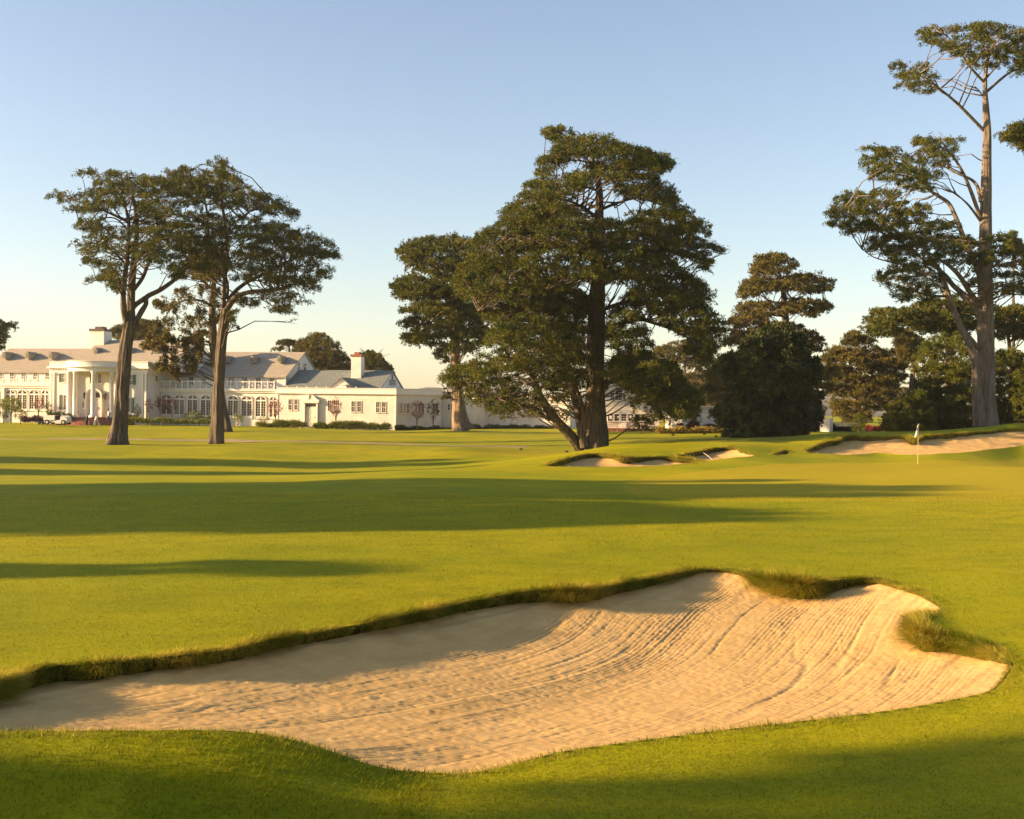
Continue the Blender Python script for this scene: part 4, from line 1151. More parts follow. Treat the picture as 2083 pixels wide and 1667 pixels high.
# ---- hazy many-stemmed cypress in the middle distance
px_tree("cypress_tree", "bushy many-stemmed cypress with spiky top by the fence", "tree", 150, (1752, 868),
        [(zB((345, 1520), (325, 1400), (310, 1290), (285, 1150), (270, 1060)), [4.6, 4.2, 3.6, 2.8, 1.2]), (zB((375, 1530), (395, 1400), (420, 1280), (440, 1150)), [4, 3.4, 2.8, 1.2], [0, .5, 1, 1]), (zB((350, 1450), (345, 1300), (350, 1130), (330, 980)), [3, 2.6, 2, .8], [1, 1.5, 2, 2]),
         (zB((400, 1380), (440, 1320), (520, 1300)), [2, 1.5, .8]), (zB((330, 1400), (260, 1340), (200, 1330)), [2, 1.5, .8])],
        [zB((105, 1130), (150, 1060), (250, 1050), (250, 1000), (270, 960), (300, 975), (320, 930), (345, 965), (380, 970), (450, 1010), (470, 1060), (540, 1070), (640, 1130), (640, 1260), (560, 1290), (440, 1290), (300, 1280), (180, 1260), (120, 1180)),
         dict(poly=zB((130, 1330), (180, 1250), (300, 1270), (440, 1280), (600, 1280), (560, 1400), (450, 1480), (400, 1560), (300, 1560), (200, 1500), (150, 1400)), dens=.6)],
        mleaf=M_CYPB, mbark=M_BARKP, seed=22, depth=6, pad=(18, 8), leaf=(.26, .085), spray_up=.7, droop=.2)
px_tree("cypress_tree", "thin cypress with bare pole trunk and small crown, beyond the conifers", "tree", 140, (1858, 868),
        [(zB((715, 1500), (705, 1330), (692, 1150), (672, 1060), (655, 960)), [4.5, 3.8, 3, 2.2, .8])],
        [zB((590, 960), (640, 930), (720, 980), (760, 1050), (740, 1130), (700, 1150), (640, 1160), (590, 1060))], mleaf=M_CYPB, mbark=M_BARKP, seed=23, depth=3, pad=(14, 7), leaf=(.24, .08), spray_up=.6)
px_tree("araucaria_tree", "distant spiky conifer top peeping over the dark branches at right", "tree", 150, (2058, 866),
        [(zB((1350, 1560), (1350, 900), (1348, 420), (1350, 300)), [4, 3, 2, .6])],
        [zB((1348, 295), (1375, 330), (1370, 350), (1395, 365), (1385, 385), (1420, 400), (1420, 430), (1290, 430), (1295, 400), (1310, 385), (1300, 370), (1330, 350), (1325, 330))], mleaf=M_CONI, seed=24, depth=2, pad=(7, 5), leaf=(.3, .08), spray_up=1.2, droop=.9)
# ---- young cypresses massed behind the far bunker: each its own cone
cone = [("broad young cypress with feathery side sprays, left of the grey trunk", 1868, 876, 1780, 690, 96, 1780 + 70, 1950, [(500, 1590), (510, 1520), (545, 1440), (640, 1380), (700, 1320), (780, 1380), (840, 1480), (850, 1600)]),
        ("tall young cypress with golden upright sprays, behind the flagstick", 0, 0, 0, 0, 102, 0, 0, [(700, 1600), (690, 1400), (710, 1260), (690, 1150), (750, 1090), (800, 985), (860, 970), (920, 1000), (980, 1100), (1000, 1300), (1010, 1600)]),
        ("dark young cypress hard against the grey trunk", 0, 0, 0, 0, 99, 0, 0, [(900, 1600), (900, 1400), (930, 1200), (960, 1000), (1010, 960), (1060, 1020), (1100, 1150), (1120, 1400), (1120, 1600)]),
        ("young cypress with pointed tips, just right of the grey trunk", 0, 0, 0, 0, 101, 0, 0, [(1225, 1600), (1225, 1070), (1290, 1050), (1340, 1090), (1400, 1080), (1430, 1160), (1440, 1350), (1440, 1600)]),
        ("dark young cypress at the right edge of the picture", 0, 0, 0, 0, 97, 0, 0, [(1340, 1600), (1350, 1350), (1390, 1200), (1460, 1120), (1560, 1060), (1640, 1160), (1680, 1600)])]
for i, c in enumerate(cone):
    po = zB(*c[8]); xm = (po[0][0] + po[-1][0]) / 2
    px_tree("young_cypress", c[0], "tree", c[5], (xm, 875),
            [([(xm, 880), (xm, 820), ((xm + po[len(po) // 2][0]) / 2, 760), (po[len(po) // 2][0], min(q[1] for q in po) + 6)], [5, 4, 2.5, .8])],
            [dict(poly=po, layers=4)], mleaf=M_CONI, seed=30 + i, depth=3.6, pad=(18, 10), leaf=(.15, .050), spray_up=.9, droop=.35, group="young cypresses behind the far bunker", jit=5)
# ---- trees far behind the clubhouse
px_tree("cypress_tree", "cypress crown showing above the main roof, behind the forked trunk", "tree", 190, (285, 862),
        [([(285, 866), (284, 760), (283, 690), (282, 660)], [6, 5, 3, 1.5])], [[(221, 683), (238, 674), (232, 668), (250, 664), (262, 656), (285, 652), (312, 655), (330, 668), (340, 690), (240, 692)]], mleaf=M_CYPB, seed=40, depth=5, pad=(16, 5), leaf=(.28, .09))
px_tree("cypress_tree", "cypress beyond the left wing, flat twigs reaching in at the left edge", "tree", 180, (-40, 860),
        [([(-40, 866), (-40, 760), (-38, 690), (-36, 640)], [9, 7, 4, 2]), ([(-38, 690), (-10, 672), (15, 664)], [2, 1.4, .6])],
        [[(-110, 690), (-80, 640), (-30, 620), (0, 660), (29, 660), (24, 670), (4, 676), (16, 682), (0, 690), (12, 697), (-20, 705), (9, 706), (0, 712), (-60, 715)]], seed=41, depth=5, pad=(18, 5), leaf=(.26, .085))
px_tree("cypress_tree", "dark round-topped cypress behind the right wing's gable", "tree", 185, (650, 866),
        [([(652, 868), (652, 800), (650, 740), (646, 700)], [8, 7, 5, 2])],
        [[(597, 712), (612, 706), (610, 697), (628, 690), (632, 683), (648, 680), (664, 686), (680, 695), (684, 712), (700, 722), (712, 734), (715, 760), (600, 760), (598, 730)]], mleaf=M_CYPB, seed=42, depth=6, pad=(18, 6), leaf=(.28, .09), dens=1.3)
px_tree("cypress_tree", "small flat-topped cypress on a crooked stem above the right wing's roof", "tree", 190, (590, 866),
        [([(590, 868), (590, 780), (589, 716), (586, 702)], [3, 3, 2.2, 1])], [[(566, 700), (575, 694), (592, 693), (600, 698), (598, 704), (586, 703), (570, 703)], [(556, 712), (566, 706), (578, 710), (576, 714), (566, 713)]], mleaf=M_CYPB, seed=43, depth=2, pad=(8, 3.5), leaf=(.26, .085))
px_tree("round_tree", "grey-brown round tree behind the palm and brick-capped chimney", "tree", 182, (765, 868),
        [([(765, 870), (765, 800), (766, 740)], [5, 4, 2])], [[(738, 760), (738, 730), (745, 718), (758, 716), (772, 724), (784, 736), (792, 748), (795, 760)]], mleaf=M_CYPB, seed=44, depth=4, pad=(9, 7), leaf=(.26, .11), cover=.5, twigs=False, holes=-.8)
px_tree("eucalyptus_tree", "hazy tall tree with thin pale trunk, seen under the great cypress's right side", "tree", 205, (1402, 866),
        [([(1400, 868), (1396, 800), (1393, 745), (1390, 715)], [3.2, 2.8, 2.2, .8]), ([(1396, 780), (1380, 745), (1372, 728)], [1.6, 1.2, .6])],
        [[(1325, 722), (1340, 706), (1362, 700), (1385, 694), (1410, 688), (1440, 694), (1455, 730), (1440, 770), (1410, 750), (1380, 742), (1350, 740)]], mleaf=M_CYPB, mbark=M_BARKP, seed=45, depth=5, pad=(16, 7), leaf=(.3, .1), dens=.7)
px_tree("eucalyptus_tree", "hazy multi-stemmed tree behind the low grey wall", "tree", 195, (1432, 866),
        [([(1430, 868), (1432, 820), (1430, 770)], [3, 2.6, 1]), ([(1424, 868), (1418, 820), (1408, 780)], [2.4, 2, .8]), ([(1430, 850), (1415, 800), (1400, 785)], [2, 1.4, .6])],
        [[(1382, 780), (1400, 762), (1430, 752), (1460, 760), (1470, 800), (1460, 840), (1430, 830), (1396, 812)]], mleaf=M_CYPB, mbark=M_BARKP, seed=46, depth=4, pad=(13, 7), leaf=(.3, .1), dens=.6)
px_tree("cypress_tree", "far grey cypress between the round tree and the fence", "tree", 320, (1850, 852),
        [([(1830, 856), (1830, 820), (1828, 795)], [3, 2.4, 1])], [[(1800, 836), (1806, 800), (1826, 790), (1860, 792), (1870, 830), (1850, 840)]], mleaf=M_CYPB, seed=47, depth=5, pad=(12, 6), leaf=(.4, .13), dens=.8)


def far_tree(name, label, px, row, d, w_, h_, seed, ml=M_CYPB):
    po = [(px - w_, row - h_ * .3), (px - w_ * .8, row - h_ * .75), (px - w_ * .2, row - h_), (px + w_ * .4, row - h_ * .95), (px + w_, row - h_ * .6), (px + w_ * .9, row - h_ * .25), (px, row - h_ * .2)]
    px_tree(name, label, "tree", d, (px, row), [([(px, row + 1), (px, row - h_ * .4), (px, row - h_ * .8)], [1.6, 1.2, .5])], [po], mleaf=ml, seed=seed, depth=4, pad=(8, 4), leaf=(.5, .18), group="far trees along the skyline", nl=8)


for i, (px, row, d, w_, h_) in enumerate([(1110, 852, 330, 22, 50), (1150, 850, 360, 18, 44), (1305, 846, 380, 24, 60), (1480, 846, 380, 20, 46), (1020, 850, 400, 20, 30), (1660, 842, 420, 16, 22), (1712, 840, 430, 14, 20)]):
    far_tree("cypress_tree", ["hazy far tree left of the leaning stem", "hazy far tree right of the leaning stem", "hazy far tree above the low annex roof", "hazy far tree behind the golden skirt of cypress", "low far tree above the long white wall", "tiny far tree at the field's edge, left of the pair", "tiny far tree at the field's edge, right of the pair"][i], px, row, d, w_, h_, 50 + i)

# ---- trees beyond the left edge whose shadows lie across the near grass
OFF = [("broad dense cypress outside the left edge, shading the middle fairway", -64, 29.0, 2.6, 22, 61), ("cypress outside the left edge, shading the fairway's far half", -60, 33, 2.2, 20, 62),
       ("cypress outside the left edge, nearer than the broad one, with a lower crown", -62, 24.6, 2.0, 18, 68), ("stooped cypress outside the left edge between two taller ones", -55, 26.4, 1.4, 15, 69),
       ("dense low cypress outside the left edge, shading the fairway's near slope", -63, 19.3, 1.9, 18, 71),
       ("young cypress outside the left edge, shading the rough mound by the bunker", -30, 4.1, .75, 8, 70),
       ("small cypress outside the left edge, streaking the grass above the bunker", -40, 13.0, 1.0, 11, 63), ("cypress outside the left edge, shading the grass at the photographer's feet", -34, 1.9, 1.7, 12.5, 64),
       ("slim cypress outside the left edge, shading the near ground", -62, 20.5, 2.6, 19.5, 65), ("lone cypress outside the left edge, beyond the shaded fairway", -70, 52, 2.6, 19, 66), ("thin cypress outside the left edge, level with the far track", -75, 64, 2.2, 20, 67)]
for lb, X, Y, r_, h_, sd in OFF:
    po = [(X - r_ * .9, h_ * .42), (X - r_, h_ * .62), (X - r_ * .5, h_ * .9), (X, h_), (X + r_ * .6, h_ * .88), (X + r_, h_ * .6), (X + r_ * .8, h_ * .4), (X, h_ * .33)]
    px_tree("cypress_tree", lb, "tree", Y, (X, 0), [([(X, 0), (X, h_ * .3), (X + .3, h_ * .6), (X, h_ * .95)], [.8, .5, .35, .08])], [po], seed=sd, depth=r_ * .9, pad=(1.0, .5), leaf=(.30, .14), nl=10, flat=True, jit=.2, nspray=13)

# ---- palm behind the chimney
def palm(px, py, d, n, ln):
    c = P(px, py, d); gz = float(G(np.array([c[0]]), np.array([c[1]]))[0])
    root = empty("palm_tree", (c[0], c[1], gz), "bushy palm crown right beside the brick-capped chimney", "tree")
    mb = MB(); h = c[2] - gz
    mb.tube([(0, 0, -.2), (.05, 0, h * .5), (0, 0, h)], [.5, .42, .45], 10); mb.build("trunk", M_BARK, root, True)
    vs, fs = [], []
    rs = np.random.default_rng(5)
    for k in range(n):
        a = rs.uniform(0, 6.28); el = rs.uniform(-.25, 1.3); L_ = ln * rs.uniform(.8, 1.1)
        d0 = np.array([math.cos(a) * math.cos(el), math.sin(a) * math.cos(el), math.sin(el)]); p = np.array([0, 0, h]); sd = np.array([-math.sin(a), math.cos(a), 0])
        for s_ in range(9):
            q = p + d0 * L_ / 9
            for sg in (1, -1):
                for e in range(2):
                    b0 = p + (q - p) * (e * .5); wv = sd * sg * (.75 * math.sin(math.pi * (s_ + 1 + e * .5) / 10.5)) + d0 * .3 + np.array([0, 0, -.12])
                    vs += [b0 - d0 * .05, b0 + d0 * .06, b0 + wv]; fs.append([len(vs) - 3, len(vs) - 2, len(vs) - 1])
            p = q; d0 = d0 + np.array([0, 0, -.13]); d0 /= np.linalg.norm(d0)
    mesh_np("crown", np.array(vs), np.array(fs), M_PALM, root)


palm(757, 752, 165, 80, 3.4)

# ------------------------------------------------------------------ far hills
def hills(name, d, px0, px1, rows, col, lab, seed):
    m = mat(name + "_slope", col, .95, .05)
    noise_col(m, tuple(c * .7 for c in col), tuple(c * 1.25 for c in col), .02, 6)
    xs = np.linspace(px0, px1, 160); vs, fs = [], []
    top = np.interp(xs, [r_[0] for r_ in rows], [r_[1] for r_ in rows]) + 2.5 * vnoise(xs * .05, xs * 0, seed) + 1.2 * vnoise(xs * .2, xs * 0, seed + 1)
    nr = 12
    for i, x in enumerate(xs):
        t = P(x, top[i], d)
        for k in range(nr + 1):
            f = k / nr
            vs.append((t[0] + 10 * float(vnoise(np.array(i * .3), np.array(k * .5), seed)), d - (1 - f) * d * .25, -6 + (t[2] + 6) * (1 - (1 - f) ** 2)))
        vs.append((t[0], d * 1.3, -6))
    n = nr + 2
    for i in range(len(xs) - 1):
        for k in range(n - 1): fs.append([i * n + k, (i + 1) * n + k, (i + 1) * n + k + 1, i * n + k + 1])
    return tag(mesh_np(name, np.array(vs), np.array(fs), m, None, True), lab, "hill", None, "structure")


hills("hills", 1400, -600, 2700, [(-600, 825), (0, 815), (500, 808), (800, 800), (850, 792), (900, 789), (960, 794), (1100, 806), (1300, 806), (1560, 812), (1640, 800), (1700, 794), (1800, 800), (1900, 812), (2100, 820), (3000, 830)], (.10, .10, .075), "pale wooded ridge on the horizon", 5)

# ------------------------------------------------------------------ the clubhouse
M_WHITE = mat("white_paint", (0.78, 0.74, 0.68), 0.6, 0.25)
noise_col(M_WHITE, (0.62, 0.565, 0.49), (0.73, 0.675, 0.59), .6, 6, bump=.1, bscale=8, bdist=.01)
M_TRIM = mat("white_trim", (0.74, 0.69, 0.61), 0.5, 0.3)
M_GLASS = mat("window_glass", (0.035, 0.028, 0.026), 0.12, 0.5)
M_ROOF = mat("roof_shingle", (0.30, 0.25, 0.19), 0.9, 0.1)
noise_col(M_ROOF, (0.255, 0.215, 0.160), (0.40, 0.34, 0.26), 3.0, 8, (1, 1, 1), bump=.5, bscale=9, bdist=.03, rough=.8)
M_SLATE = mat("green_slate", (0.16, 0.18, 0.16), 0.8, 0.15)
noise_col(M_SLATE, (0.12, 0.14, 0.125), (0.22, 0.23, 0.20), 4.0, 8, bump=.5, bscale=9, bdist=.03)
M_SHUT = mat("grey_green_shutter", (0.10, 0.135, 0.12), 0.6, 0.2)
M_BRICK = mat("red_brick", (0.26, 0.10, 0.07), 0.85, 0.1)
noise_col(M_BRICK, (0.20, 0.075, 0.05), (0.34, 0.15, 0.10), 6, 5)
M_IRON = mat("dark_iron", (0.03, 0.03, 0.03), 0.5, 0.4)
M_CAP = mat("dark_chimney_cap", (0.13, 0.095, 0.08), .85, .1)
M_STONE = mat("pale_stone", (0.55, 0.50, 0.42), 0.85, 0.1)

YAW = R(-12)
_t = np.array([math.cos(YAW), math.sin(YAW)]); _bk = np.array([-math.sin(YAW), math.cos(YAW)])
BC = P(805, 876, 139.0)
BASE_Z = float(BC[2])
BROOT = empty("clubhouse", BC, "long white two-storey clubhouse with half-round columned portico and shingled roofs", "clubhouse", None, YAW)


def ow(px, py, y):
    """photo pixel -> (x, z) on the clubhouse's own plane at depth y"""
    r_ = ray(px, py)
    k = (y + BC[:2] @ _bk) / (r_[:2] @ _bk)
    return float((r_[:2] * k - BC[:2]) @ _t), float(CAMH + r_[2] * k - BC[2])


def X_(px, y, py=830): return ow(px, py, y)[0]
def Z_(py, y, px): return ow(px, py, y)[1]


def clap(mb, x0, x1, z0, z1, y, b=.21, t=.028):
    """clapboard wall facing -y: overlapping boards, each leaning out at its foot"""
    n = max(1, int(round((z1 - z0) / b))); h = (z1 - z0) / n
    for i in range(n):
        a = z0 + i * h
        mb.add([(x0, y - t, a), (x1, y - t, a), (x1, y, a + h), (x0, y, a + h), (x0, y, a), (x1, y, a)], [(0, 1, 2, 3), (4, 5, 1, 0)])


def clap_dir(mb, p0, p1, z0, z1, b=.21, t=.028):
    """the same between two plan points"""
    p0 = np.array(p0); p1 = np.array(p1); e = p1 - p0; e = e / np.linalg.norm(e); nn = np.array([e[1], -e[0]])
    n = max(1, int(round((z1 - z0) / b))); h = (z1 - z0) / n
    for i in range(n):
        a = z0 + i * h; q0 = p0 + nn * t; q1 = p1 + nn * t
        mb.add([(*q0, a), (*q1, a), (*p1, a + h), (*p0, a + h), (*p0, a), (*p1, a)], [(0, 1, 2, 3), (4, 5, 1, 0)])


def part(name, m, fn, parent=None, smooth=False, label=None):
    mb = MB(); fn(mb); o = mb.build(name, m, parent or BROOT, smooth)
    if label: o["label"] = label
    return o


def window(x0, x1, z0, z1, y, cols=2, rows=4, parent=None, sill=True, mirror=None):
    """frame with glazing bars on the wall, glass a sub-part"""
    fr = MB(); f = .055; y0, y1 = y - .07, y + .02
    fr.box(x0 - f, x0, y0, y1, z0 - f, z1 + f); fr.box(x1, x1 + f, y0, y1, z0 - f, z1 + f)
    fr.box(x0, x1, y0, y1, z1, z1 + f); fr.box(x0, x1, y0, y1, z0 - f, z0)
    if sill: fr.box(x0 - f * 1.6, x1 + f * 1.6, y0 - .06, y1, z0 - f * 1.8, z0 - f - .003)
    for i in range(1, cols):
        x = x0 + (x1 - x0) * i / cols; fr.box(x - .010, x + .010, y0 + .02, y0 + .04, z0, z1)
    for j in range(1, rows):
        z = z0 + (z1 - z0) * j / rows; hh = .03 if j * 2 == rows else .009
        fr.box(x0, x1, y0 + .017, y0 + .043, z - hh, z + hh)
    o = fr.build("window", M_TRIM, parent or BROOT)
    g = MB(); g.box(x0, x1, y0 + .045, y0 + .06, z0, z1); g.build("pane", M_GLASS, o)
    return o


def winpx(px0, py0, px1, py1, y, cols=2, rows=4, **k):
    x0, z1 = ow(px0, py0, y); x1, z0 = ow(px1, py1, y)
    return window(x0 + .02, x1 - .02, z0, z1, y, cols, rows, **k)


def shutter(px0, py0, px1, py1, y):
    x0, z1 = ow(px0, py0, y); x1, z0 = ow(px1, py1, y)
    def fn(mb):
        mb.box(x0, x0 + .07, y - .09, y - .03, z0, z1); mb.box(x1 - .07, x1, y - .09, y - .03, z0, z1)
        n = int((z1 - z0) / .11)
        for i in range(n):
            a = z0 + (z1 - z0) * i / n; b = a + (z1 - z0) / n
            mb.add([(x0 + .07, y - .085, a), (x1 - .07, y - .085, a), (x1 - .07, y - .04, b), (x0 + .07, y - .04, b)], [(0, 1, 2, 3)])
    part("shutter", M_SHUT, fn)


def arch_pts(x0, x1, zs, n=14, zt=None):
    c = (x0 + x1) / 2; r_ = (x1 - x0) / 2; h = (zt - zs) if zt else r_
    return [(c + r_ * math.cos(math.pi * i / n), zs + h * math.sin(math.pi * i / n)) for i in range(n + 1)]


def arch_window(px0, px1, ptop, pspring, pbot, y):
    x0, zs = ow(px0, pspring, y); x1 = ow(px1, pspring, y)[0]
    zt = Z_(ptop, y, (px0 + px1) / 2); z0 = Z_(pbot, y, (px0 + px1) / 2)
    w_ = .10
    fr = MB()
    out = [(x1 + w_, z0)] + arch_pts(x0 - w_, x1 + w_, zs, 14, zt + w_) + [(x0 - w_, z0)]
    inn = [(x1, z0)] + arch_pts(x0, x1, zs, 14, zt) + [(x0, z0)]
    for i in range(len(out) - 1):
        a, b, c, d_ = out[i], out[i + 1], inn[i + 1], inn[i]
        fr.add([(a[0], y - .16, a[1]), (b[0], y - .16, b[1]), (c[0], y - .16, c[1]), (d_[0], y - .16, d_[1]), (c[0], y + .02, c[1]), (d_[0], y + .02, d_[1]), (a[0], y + .02, a[1]), (b[0], y + .02, b[1])],
               [(0, 3, 2, 1), (3, 5, 4, 2), (0, 1, 7, 6)])
    xm = (x0 + x1) / 2
    fr.box(x0, x1, y - .12, y - .04, zs - .09, zs + .09)
    fr.box(xm - .065, xm + .065, y - .123, y - .037, z0, zs - .09)
    fr.box(xm - .06, xm + .06, y - .123, y - .037, zs + .09, zt)
    for a, b in ((x0, xm - .065), (xm + .065, x1)):
        m_ = (a + b) / 2; fr.box(m_ - .011, m_ + .011, y - .10, y - .07, z0 + .35, zs - .09)
        for j in range(1, 6):
            z = z0 + .35 + (zs - z0 - .44) * j / 6; fr.box(a, b, y - .098, y - .072, z - .011, z + .011)
        fr.box(a, b, y - .125, y - .04, z0, z0 + .32)
    for q in (.33, .67):
        an = math.pi * q; fr.tube([(xm, y - .085, zs + .09), (xm + (x1 - x0) / 2 * math.cos(an), y - .085, zs + (zt - zs) * math.sin(an))], .02, 4)
    o = fr.build("arched_window", M_TRIM, BROOT)
    g = MB(); g.prism(list(reversed([(x1, z0 + .3)] + arch_pts(x0, x1, zs, 14, zt) + [(x0, z0 + .3)])), y - .06, y - .03); g.build("pane", M_GLASS, o)


def gable(mb, x0, x1, yf, ybk, ze, zr, over=.25, th=.14):
    """two roof slopes, ridge along x"""
    ym = (yf + ybk) / 2
    sl = (zr - ze) / (ym - yf)
    for a, s_ in ((yf, 1), (ybk, -1)):
        e = a - s_ * over; zz = ze - sl * over
        mb.add([(x0, e, zz), (x1, e, zz), (x1, ym, zr), (x0, ym, zr), (x0, e, zz - th), (x1, e, zz - th), (x1, ym, zr - th), (x0, ym, zr - th)],
               [(0, 1, 2, 3) if s_ > 0 else (3, 2, 1, 0), (0, 4, 5, 1), (1, 5, 6, 2), (0, 3, 7, 4), (4, 7, 6, 5)])


def dormer(px0, px1, py0, py1, yr):
    """little louvred roof vent: box with lit cheek and a pitched lid"""
    x0, z1 = ow(px0, py0, yr); x1, z0 = ow(px1, py1, yr)
    w_ = max(.5, (x1 - x0) * .9)
    def fn(mb):
        mb.box(x0, x0 + w_, yr - .5, yr + 1.4, z0 - .1, z1 - .05)
    o = part("dormer", M_ROOF, fn)
    def f2(mb):
        xm = x0 + w_ / 2
        mb.prism([(x0 - .1, z1 - .06), (xm, z1 + .22), (x0 + w_ + .1, z1 - .06)], yr - .6, yr + 1.6)
    part("dormer_roof", M_ROOF, f2, o)
    def f3(mb):
        for k in range(4): mb.box(x0 + .08, x0 + w_ - .08, yr - .53, yr - .505, z0 + .05 + k * (z1 - z0 - .2) / 4, z0 + .10 + k * (z1 - z0 - .2) / 4)
    part("louvre", M_SHUT, f3, o)


def chimney(px0, px1, ptop, pbot, y, dep, cap=M_BRICK):
    x0, z1 = ow(px0, ptop, y); x1 = ow(px1, ptop, y)[0]; z0 = Z_(pbot, y, px0) - 1.5
    w_ = (x1 - x0) * .86
    o = part("chimney", M_WHITE, lambda mb: mb.box(x0, x0 + w_, y, y + dep, z0, z1 - .35))
    def fn(mb):
        mb.box(x0 - .09, x0 + w_ + .09, y - .09, y + dep + .09, z1 - .35, z1 - .08)
        mb.box(x0 + w_ * .25, x0 + w_ * .75, y + dep * .2, y + dep * .8, z1 - .08, z1 + .22)
    part("chimney_cap", cap, fn, o)


GZ = -1.0     # walls run down into the ground


def wallbox(mb, x0, x1, yf, ybk, z1):
    clap(mb, x0, x1, GZ, z1, yf)
    mb.box(x0, x1, yf + .003, ybk, GZ, z1 - .02)


# --- single-storey block with flat roof and parapet (right end)
xb0, xb1 = X_(563, 0), 0.0
zp = Z_(790, 0, 700); zc = Z_(802, 0, 700)
ys2 = 5.6; xs2 = X_(897, ys2)
ys3 = 5.0; x30 = X_(903, ys3); x31 = X_(958, ys3)
ys4 = 8.6; x40 = X_(988, ys4); x41 = X_(1160, ys4); zp4 = Z_(803, ys4, 1060)
def block(mb):
    mb.box(xb0, -.02, .003, 14, GZ, zp - .03)
    clap(mb, xb0, xb1, GZ, zc, 0)
    mb.slab([(0, .02), (xs2, ys2), (xs2, 14), (-.02, 14), (-.02, .02)], GZ, zp - .04)
    clap_dir(mb, (.02, 0), (xs2, ys2), GZ, zc)
    mb.slab([(xs2, ys2 + .4), (x31, ys2 + .4), (x31, 14), (xs2, 14)], GZ, zp - .05)
    clap(mb, xs2 + .02, x31, GZ, zc, ys2 + .38)
    clap_dir(mb, (x31, ys2 + .38), (x40, ys4), GZ, zp4 - .6)
    mb.slab([(x31, ys2 + .42), (x40, ys4 + .02), (x40, 14), (x31, 14)], GZ, zp4 - .02)
    clap(mb, x40, x41, GZ, zp4 - .6, ys4); mb.box(x40, x41, ys4 + .003, 14, GZ, zp4 - .03)
part("wall", M_WHITE, block)
def para(mb):
    for (a, b, z0, z1, o_) in ((zc + .16, zp, 0, 0, 0),): pass
    def band(p0, p1, z0, z1, o1, o2=.25):
        p0 = np.array(p0, float); p1 = np.array(p1, float); e = (p1 - p0) / np.linalg.norm(p1 - p0); nn = np.array([e[1], -e[0]])
        a = p0 + nn * o1 - e * o1 * .4; b = p1 + nn * o1 + e * o1 * .4
        mb.slab([tuple(a), tuple(b), tuple(p1 - nn * o2), tuple(p0 - nn * o2)], z0, z1)
    for p0, p1, za, zb_ in (((xb0, 0), (0, 0), zc, zp), ((0, 0), (xs2, ys2), zc, zp), ((xs2, ys2 + .36), (x31, ys2 + .36), zc, zp), ((x31, ys2 + .36), (x40, ys4), zp4 - .6, zp4), ((x40, ys4), (x41, ys4), zp4 - .6, zp4)):
        band(p0, p1, za, za + .16, .24); band(p0, p1, za + .163, za + .28, .15); band(p0, p1, za + .283, zb_ - .05, .05); band(p0, p1, zb_ - .047, zb_ + .03, .10)
part("parapet", M_TRIM, para)
part("corner_board", M_TRIM, lambda mb: mb.box(-.16, .03, -.06, .0 - .002, GZ, zc - .002))
part("corner_board", M_TRIM, lambda mb: mb.box(xb0 - .02, xb0 + .2, -.06, -.002, GZ, zc - .002))
for a, b, c, d_ in [(587, 813, 594, 834), (599, 813, 606, 834), (667, 815, 674.5, 836), (679, 815, 686.5, 836), (715, 817, 722.5, 838), (727, 817, 735, 838), (765, 818.5, 772.5, 839.5), (777, 818.5, 785, 839.5)]:
    winpx(a, b, c, d_, 0, 2, 4)
# side windows: turned panels on the oblique wall
dv = np.array([xs2, ys2]); Ls = np.linalg.norm(dv); th = math.atan2(ys2, xs2)
def turned(f0, f1, z0, z1):
    o = window(f0 * Ls, f1 * Ls, z0, z1, -.03, 2, 4)
    o.rotation_euler = (0, 0, th)
    return o
zw1, zw0 = Z_(821, 2.5, 850), Z_(841, 2.5, 850)
for f0, f1 in [(.07, .12), (.145, .20), (.225, .28), (.40, .45), (.475, .53), (.555, .61), (.80, .85), (.87, .92)]:
    turned(f0, f1, zw0, zw1)
for a, b in [(911, 915), (917.5, 922)]: winpx(a, 823, b, 834, ys2 + .36, 1, 2)
for a, b in [(1022, 1030), (1052, 1060), (1082, 1090), (1118, 1126)]: winpx(a, 826, b, 845, ys4, 2, 4)
# front door with swan-neck pediment
xd0, xd1 = X_(622, 0), X_(645, 0); zd = Z_(822, 0, 633); zb = Z_(868, 0, 633)
def door_case(mb):
    mb.box(xd0 - .18, xd0, -.32, -.03, zb, zd + .1); mb.box(xd1, xd1 + .18, -.32, -.03, zb, zd + .1)
    mb.box(xd0 - .35, xd1 + .35, -.45, -.03, zd + .1, zd + .38)
    xm = (xd0 + xd1) / 2; hw = (xd1 - xd0) / 2 + .4
    for s_ in (-1, 1):
        pr = [(xm + s_ * hw, zd + .38), (xm + s_ * hw, zd + .46), (xm + s_ * hw * .7, zd + .62), (xm + s_ * hw * .45, zd + .95), (xm + s_ * hw * .22, zd + 1.05), (xm + s_ * hw * .12, zd + .9), (xm + s_ * hw * .2, zd + .6), (xm, zd + .45), (xm, zd + .383)]
        mb.prism(pr if s_ < 0 else list(reversed(pr)), -.44, -.03)
    mb.lathe([(.05, zd + .45), (.16, zd + .55), (.12, zd + .7), (.02, zd + .85)], xm, -.25, 8)
part("door_surround", M_TRIM, door_case)
M_DOOR = mat("cream_door", (0.70, 0.64, 0.52), .5, .3)
def door_leaf(mb):
    mb.box(xd0 + .02, xd1 - .02, -.12, -.04, zb, zd - .42)
    for i in range(2):
        for j in range(3):
            w_ = (xd1 - xd0 - .04) / 2; h_ = (zd - zb - .6) / 3
            mb.box(xd0 + .12 + i * w_, xd0 + w_ - .06 + i * w_, -.15, -.122, zb + .12 + j * h_, zb + h_ - .06 + j * h_)
dr = part("door", M_DOOR, door_leaf)
part("handle", M_IRON, lambda mb: mb.box(xd1 - .22, xd1 - .16, -.2, -.12, zb + 1.0, zb + 1.18), dr)
window(xd0 + .1, xd1 - .1, zd - .34, zd - .02, -.02, 5, 1, sill=False)

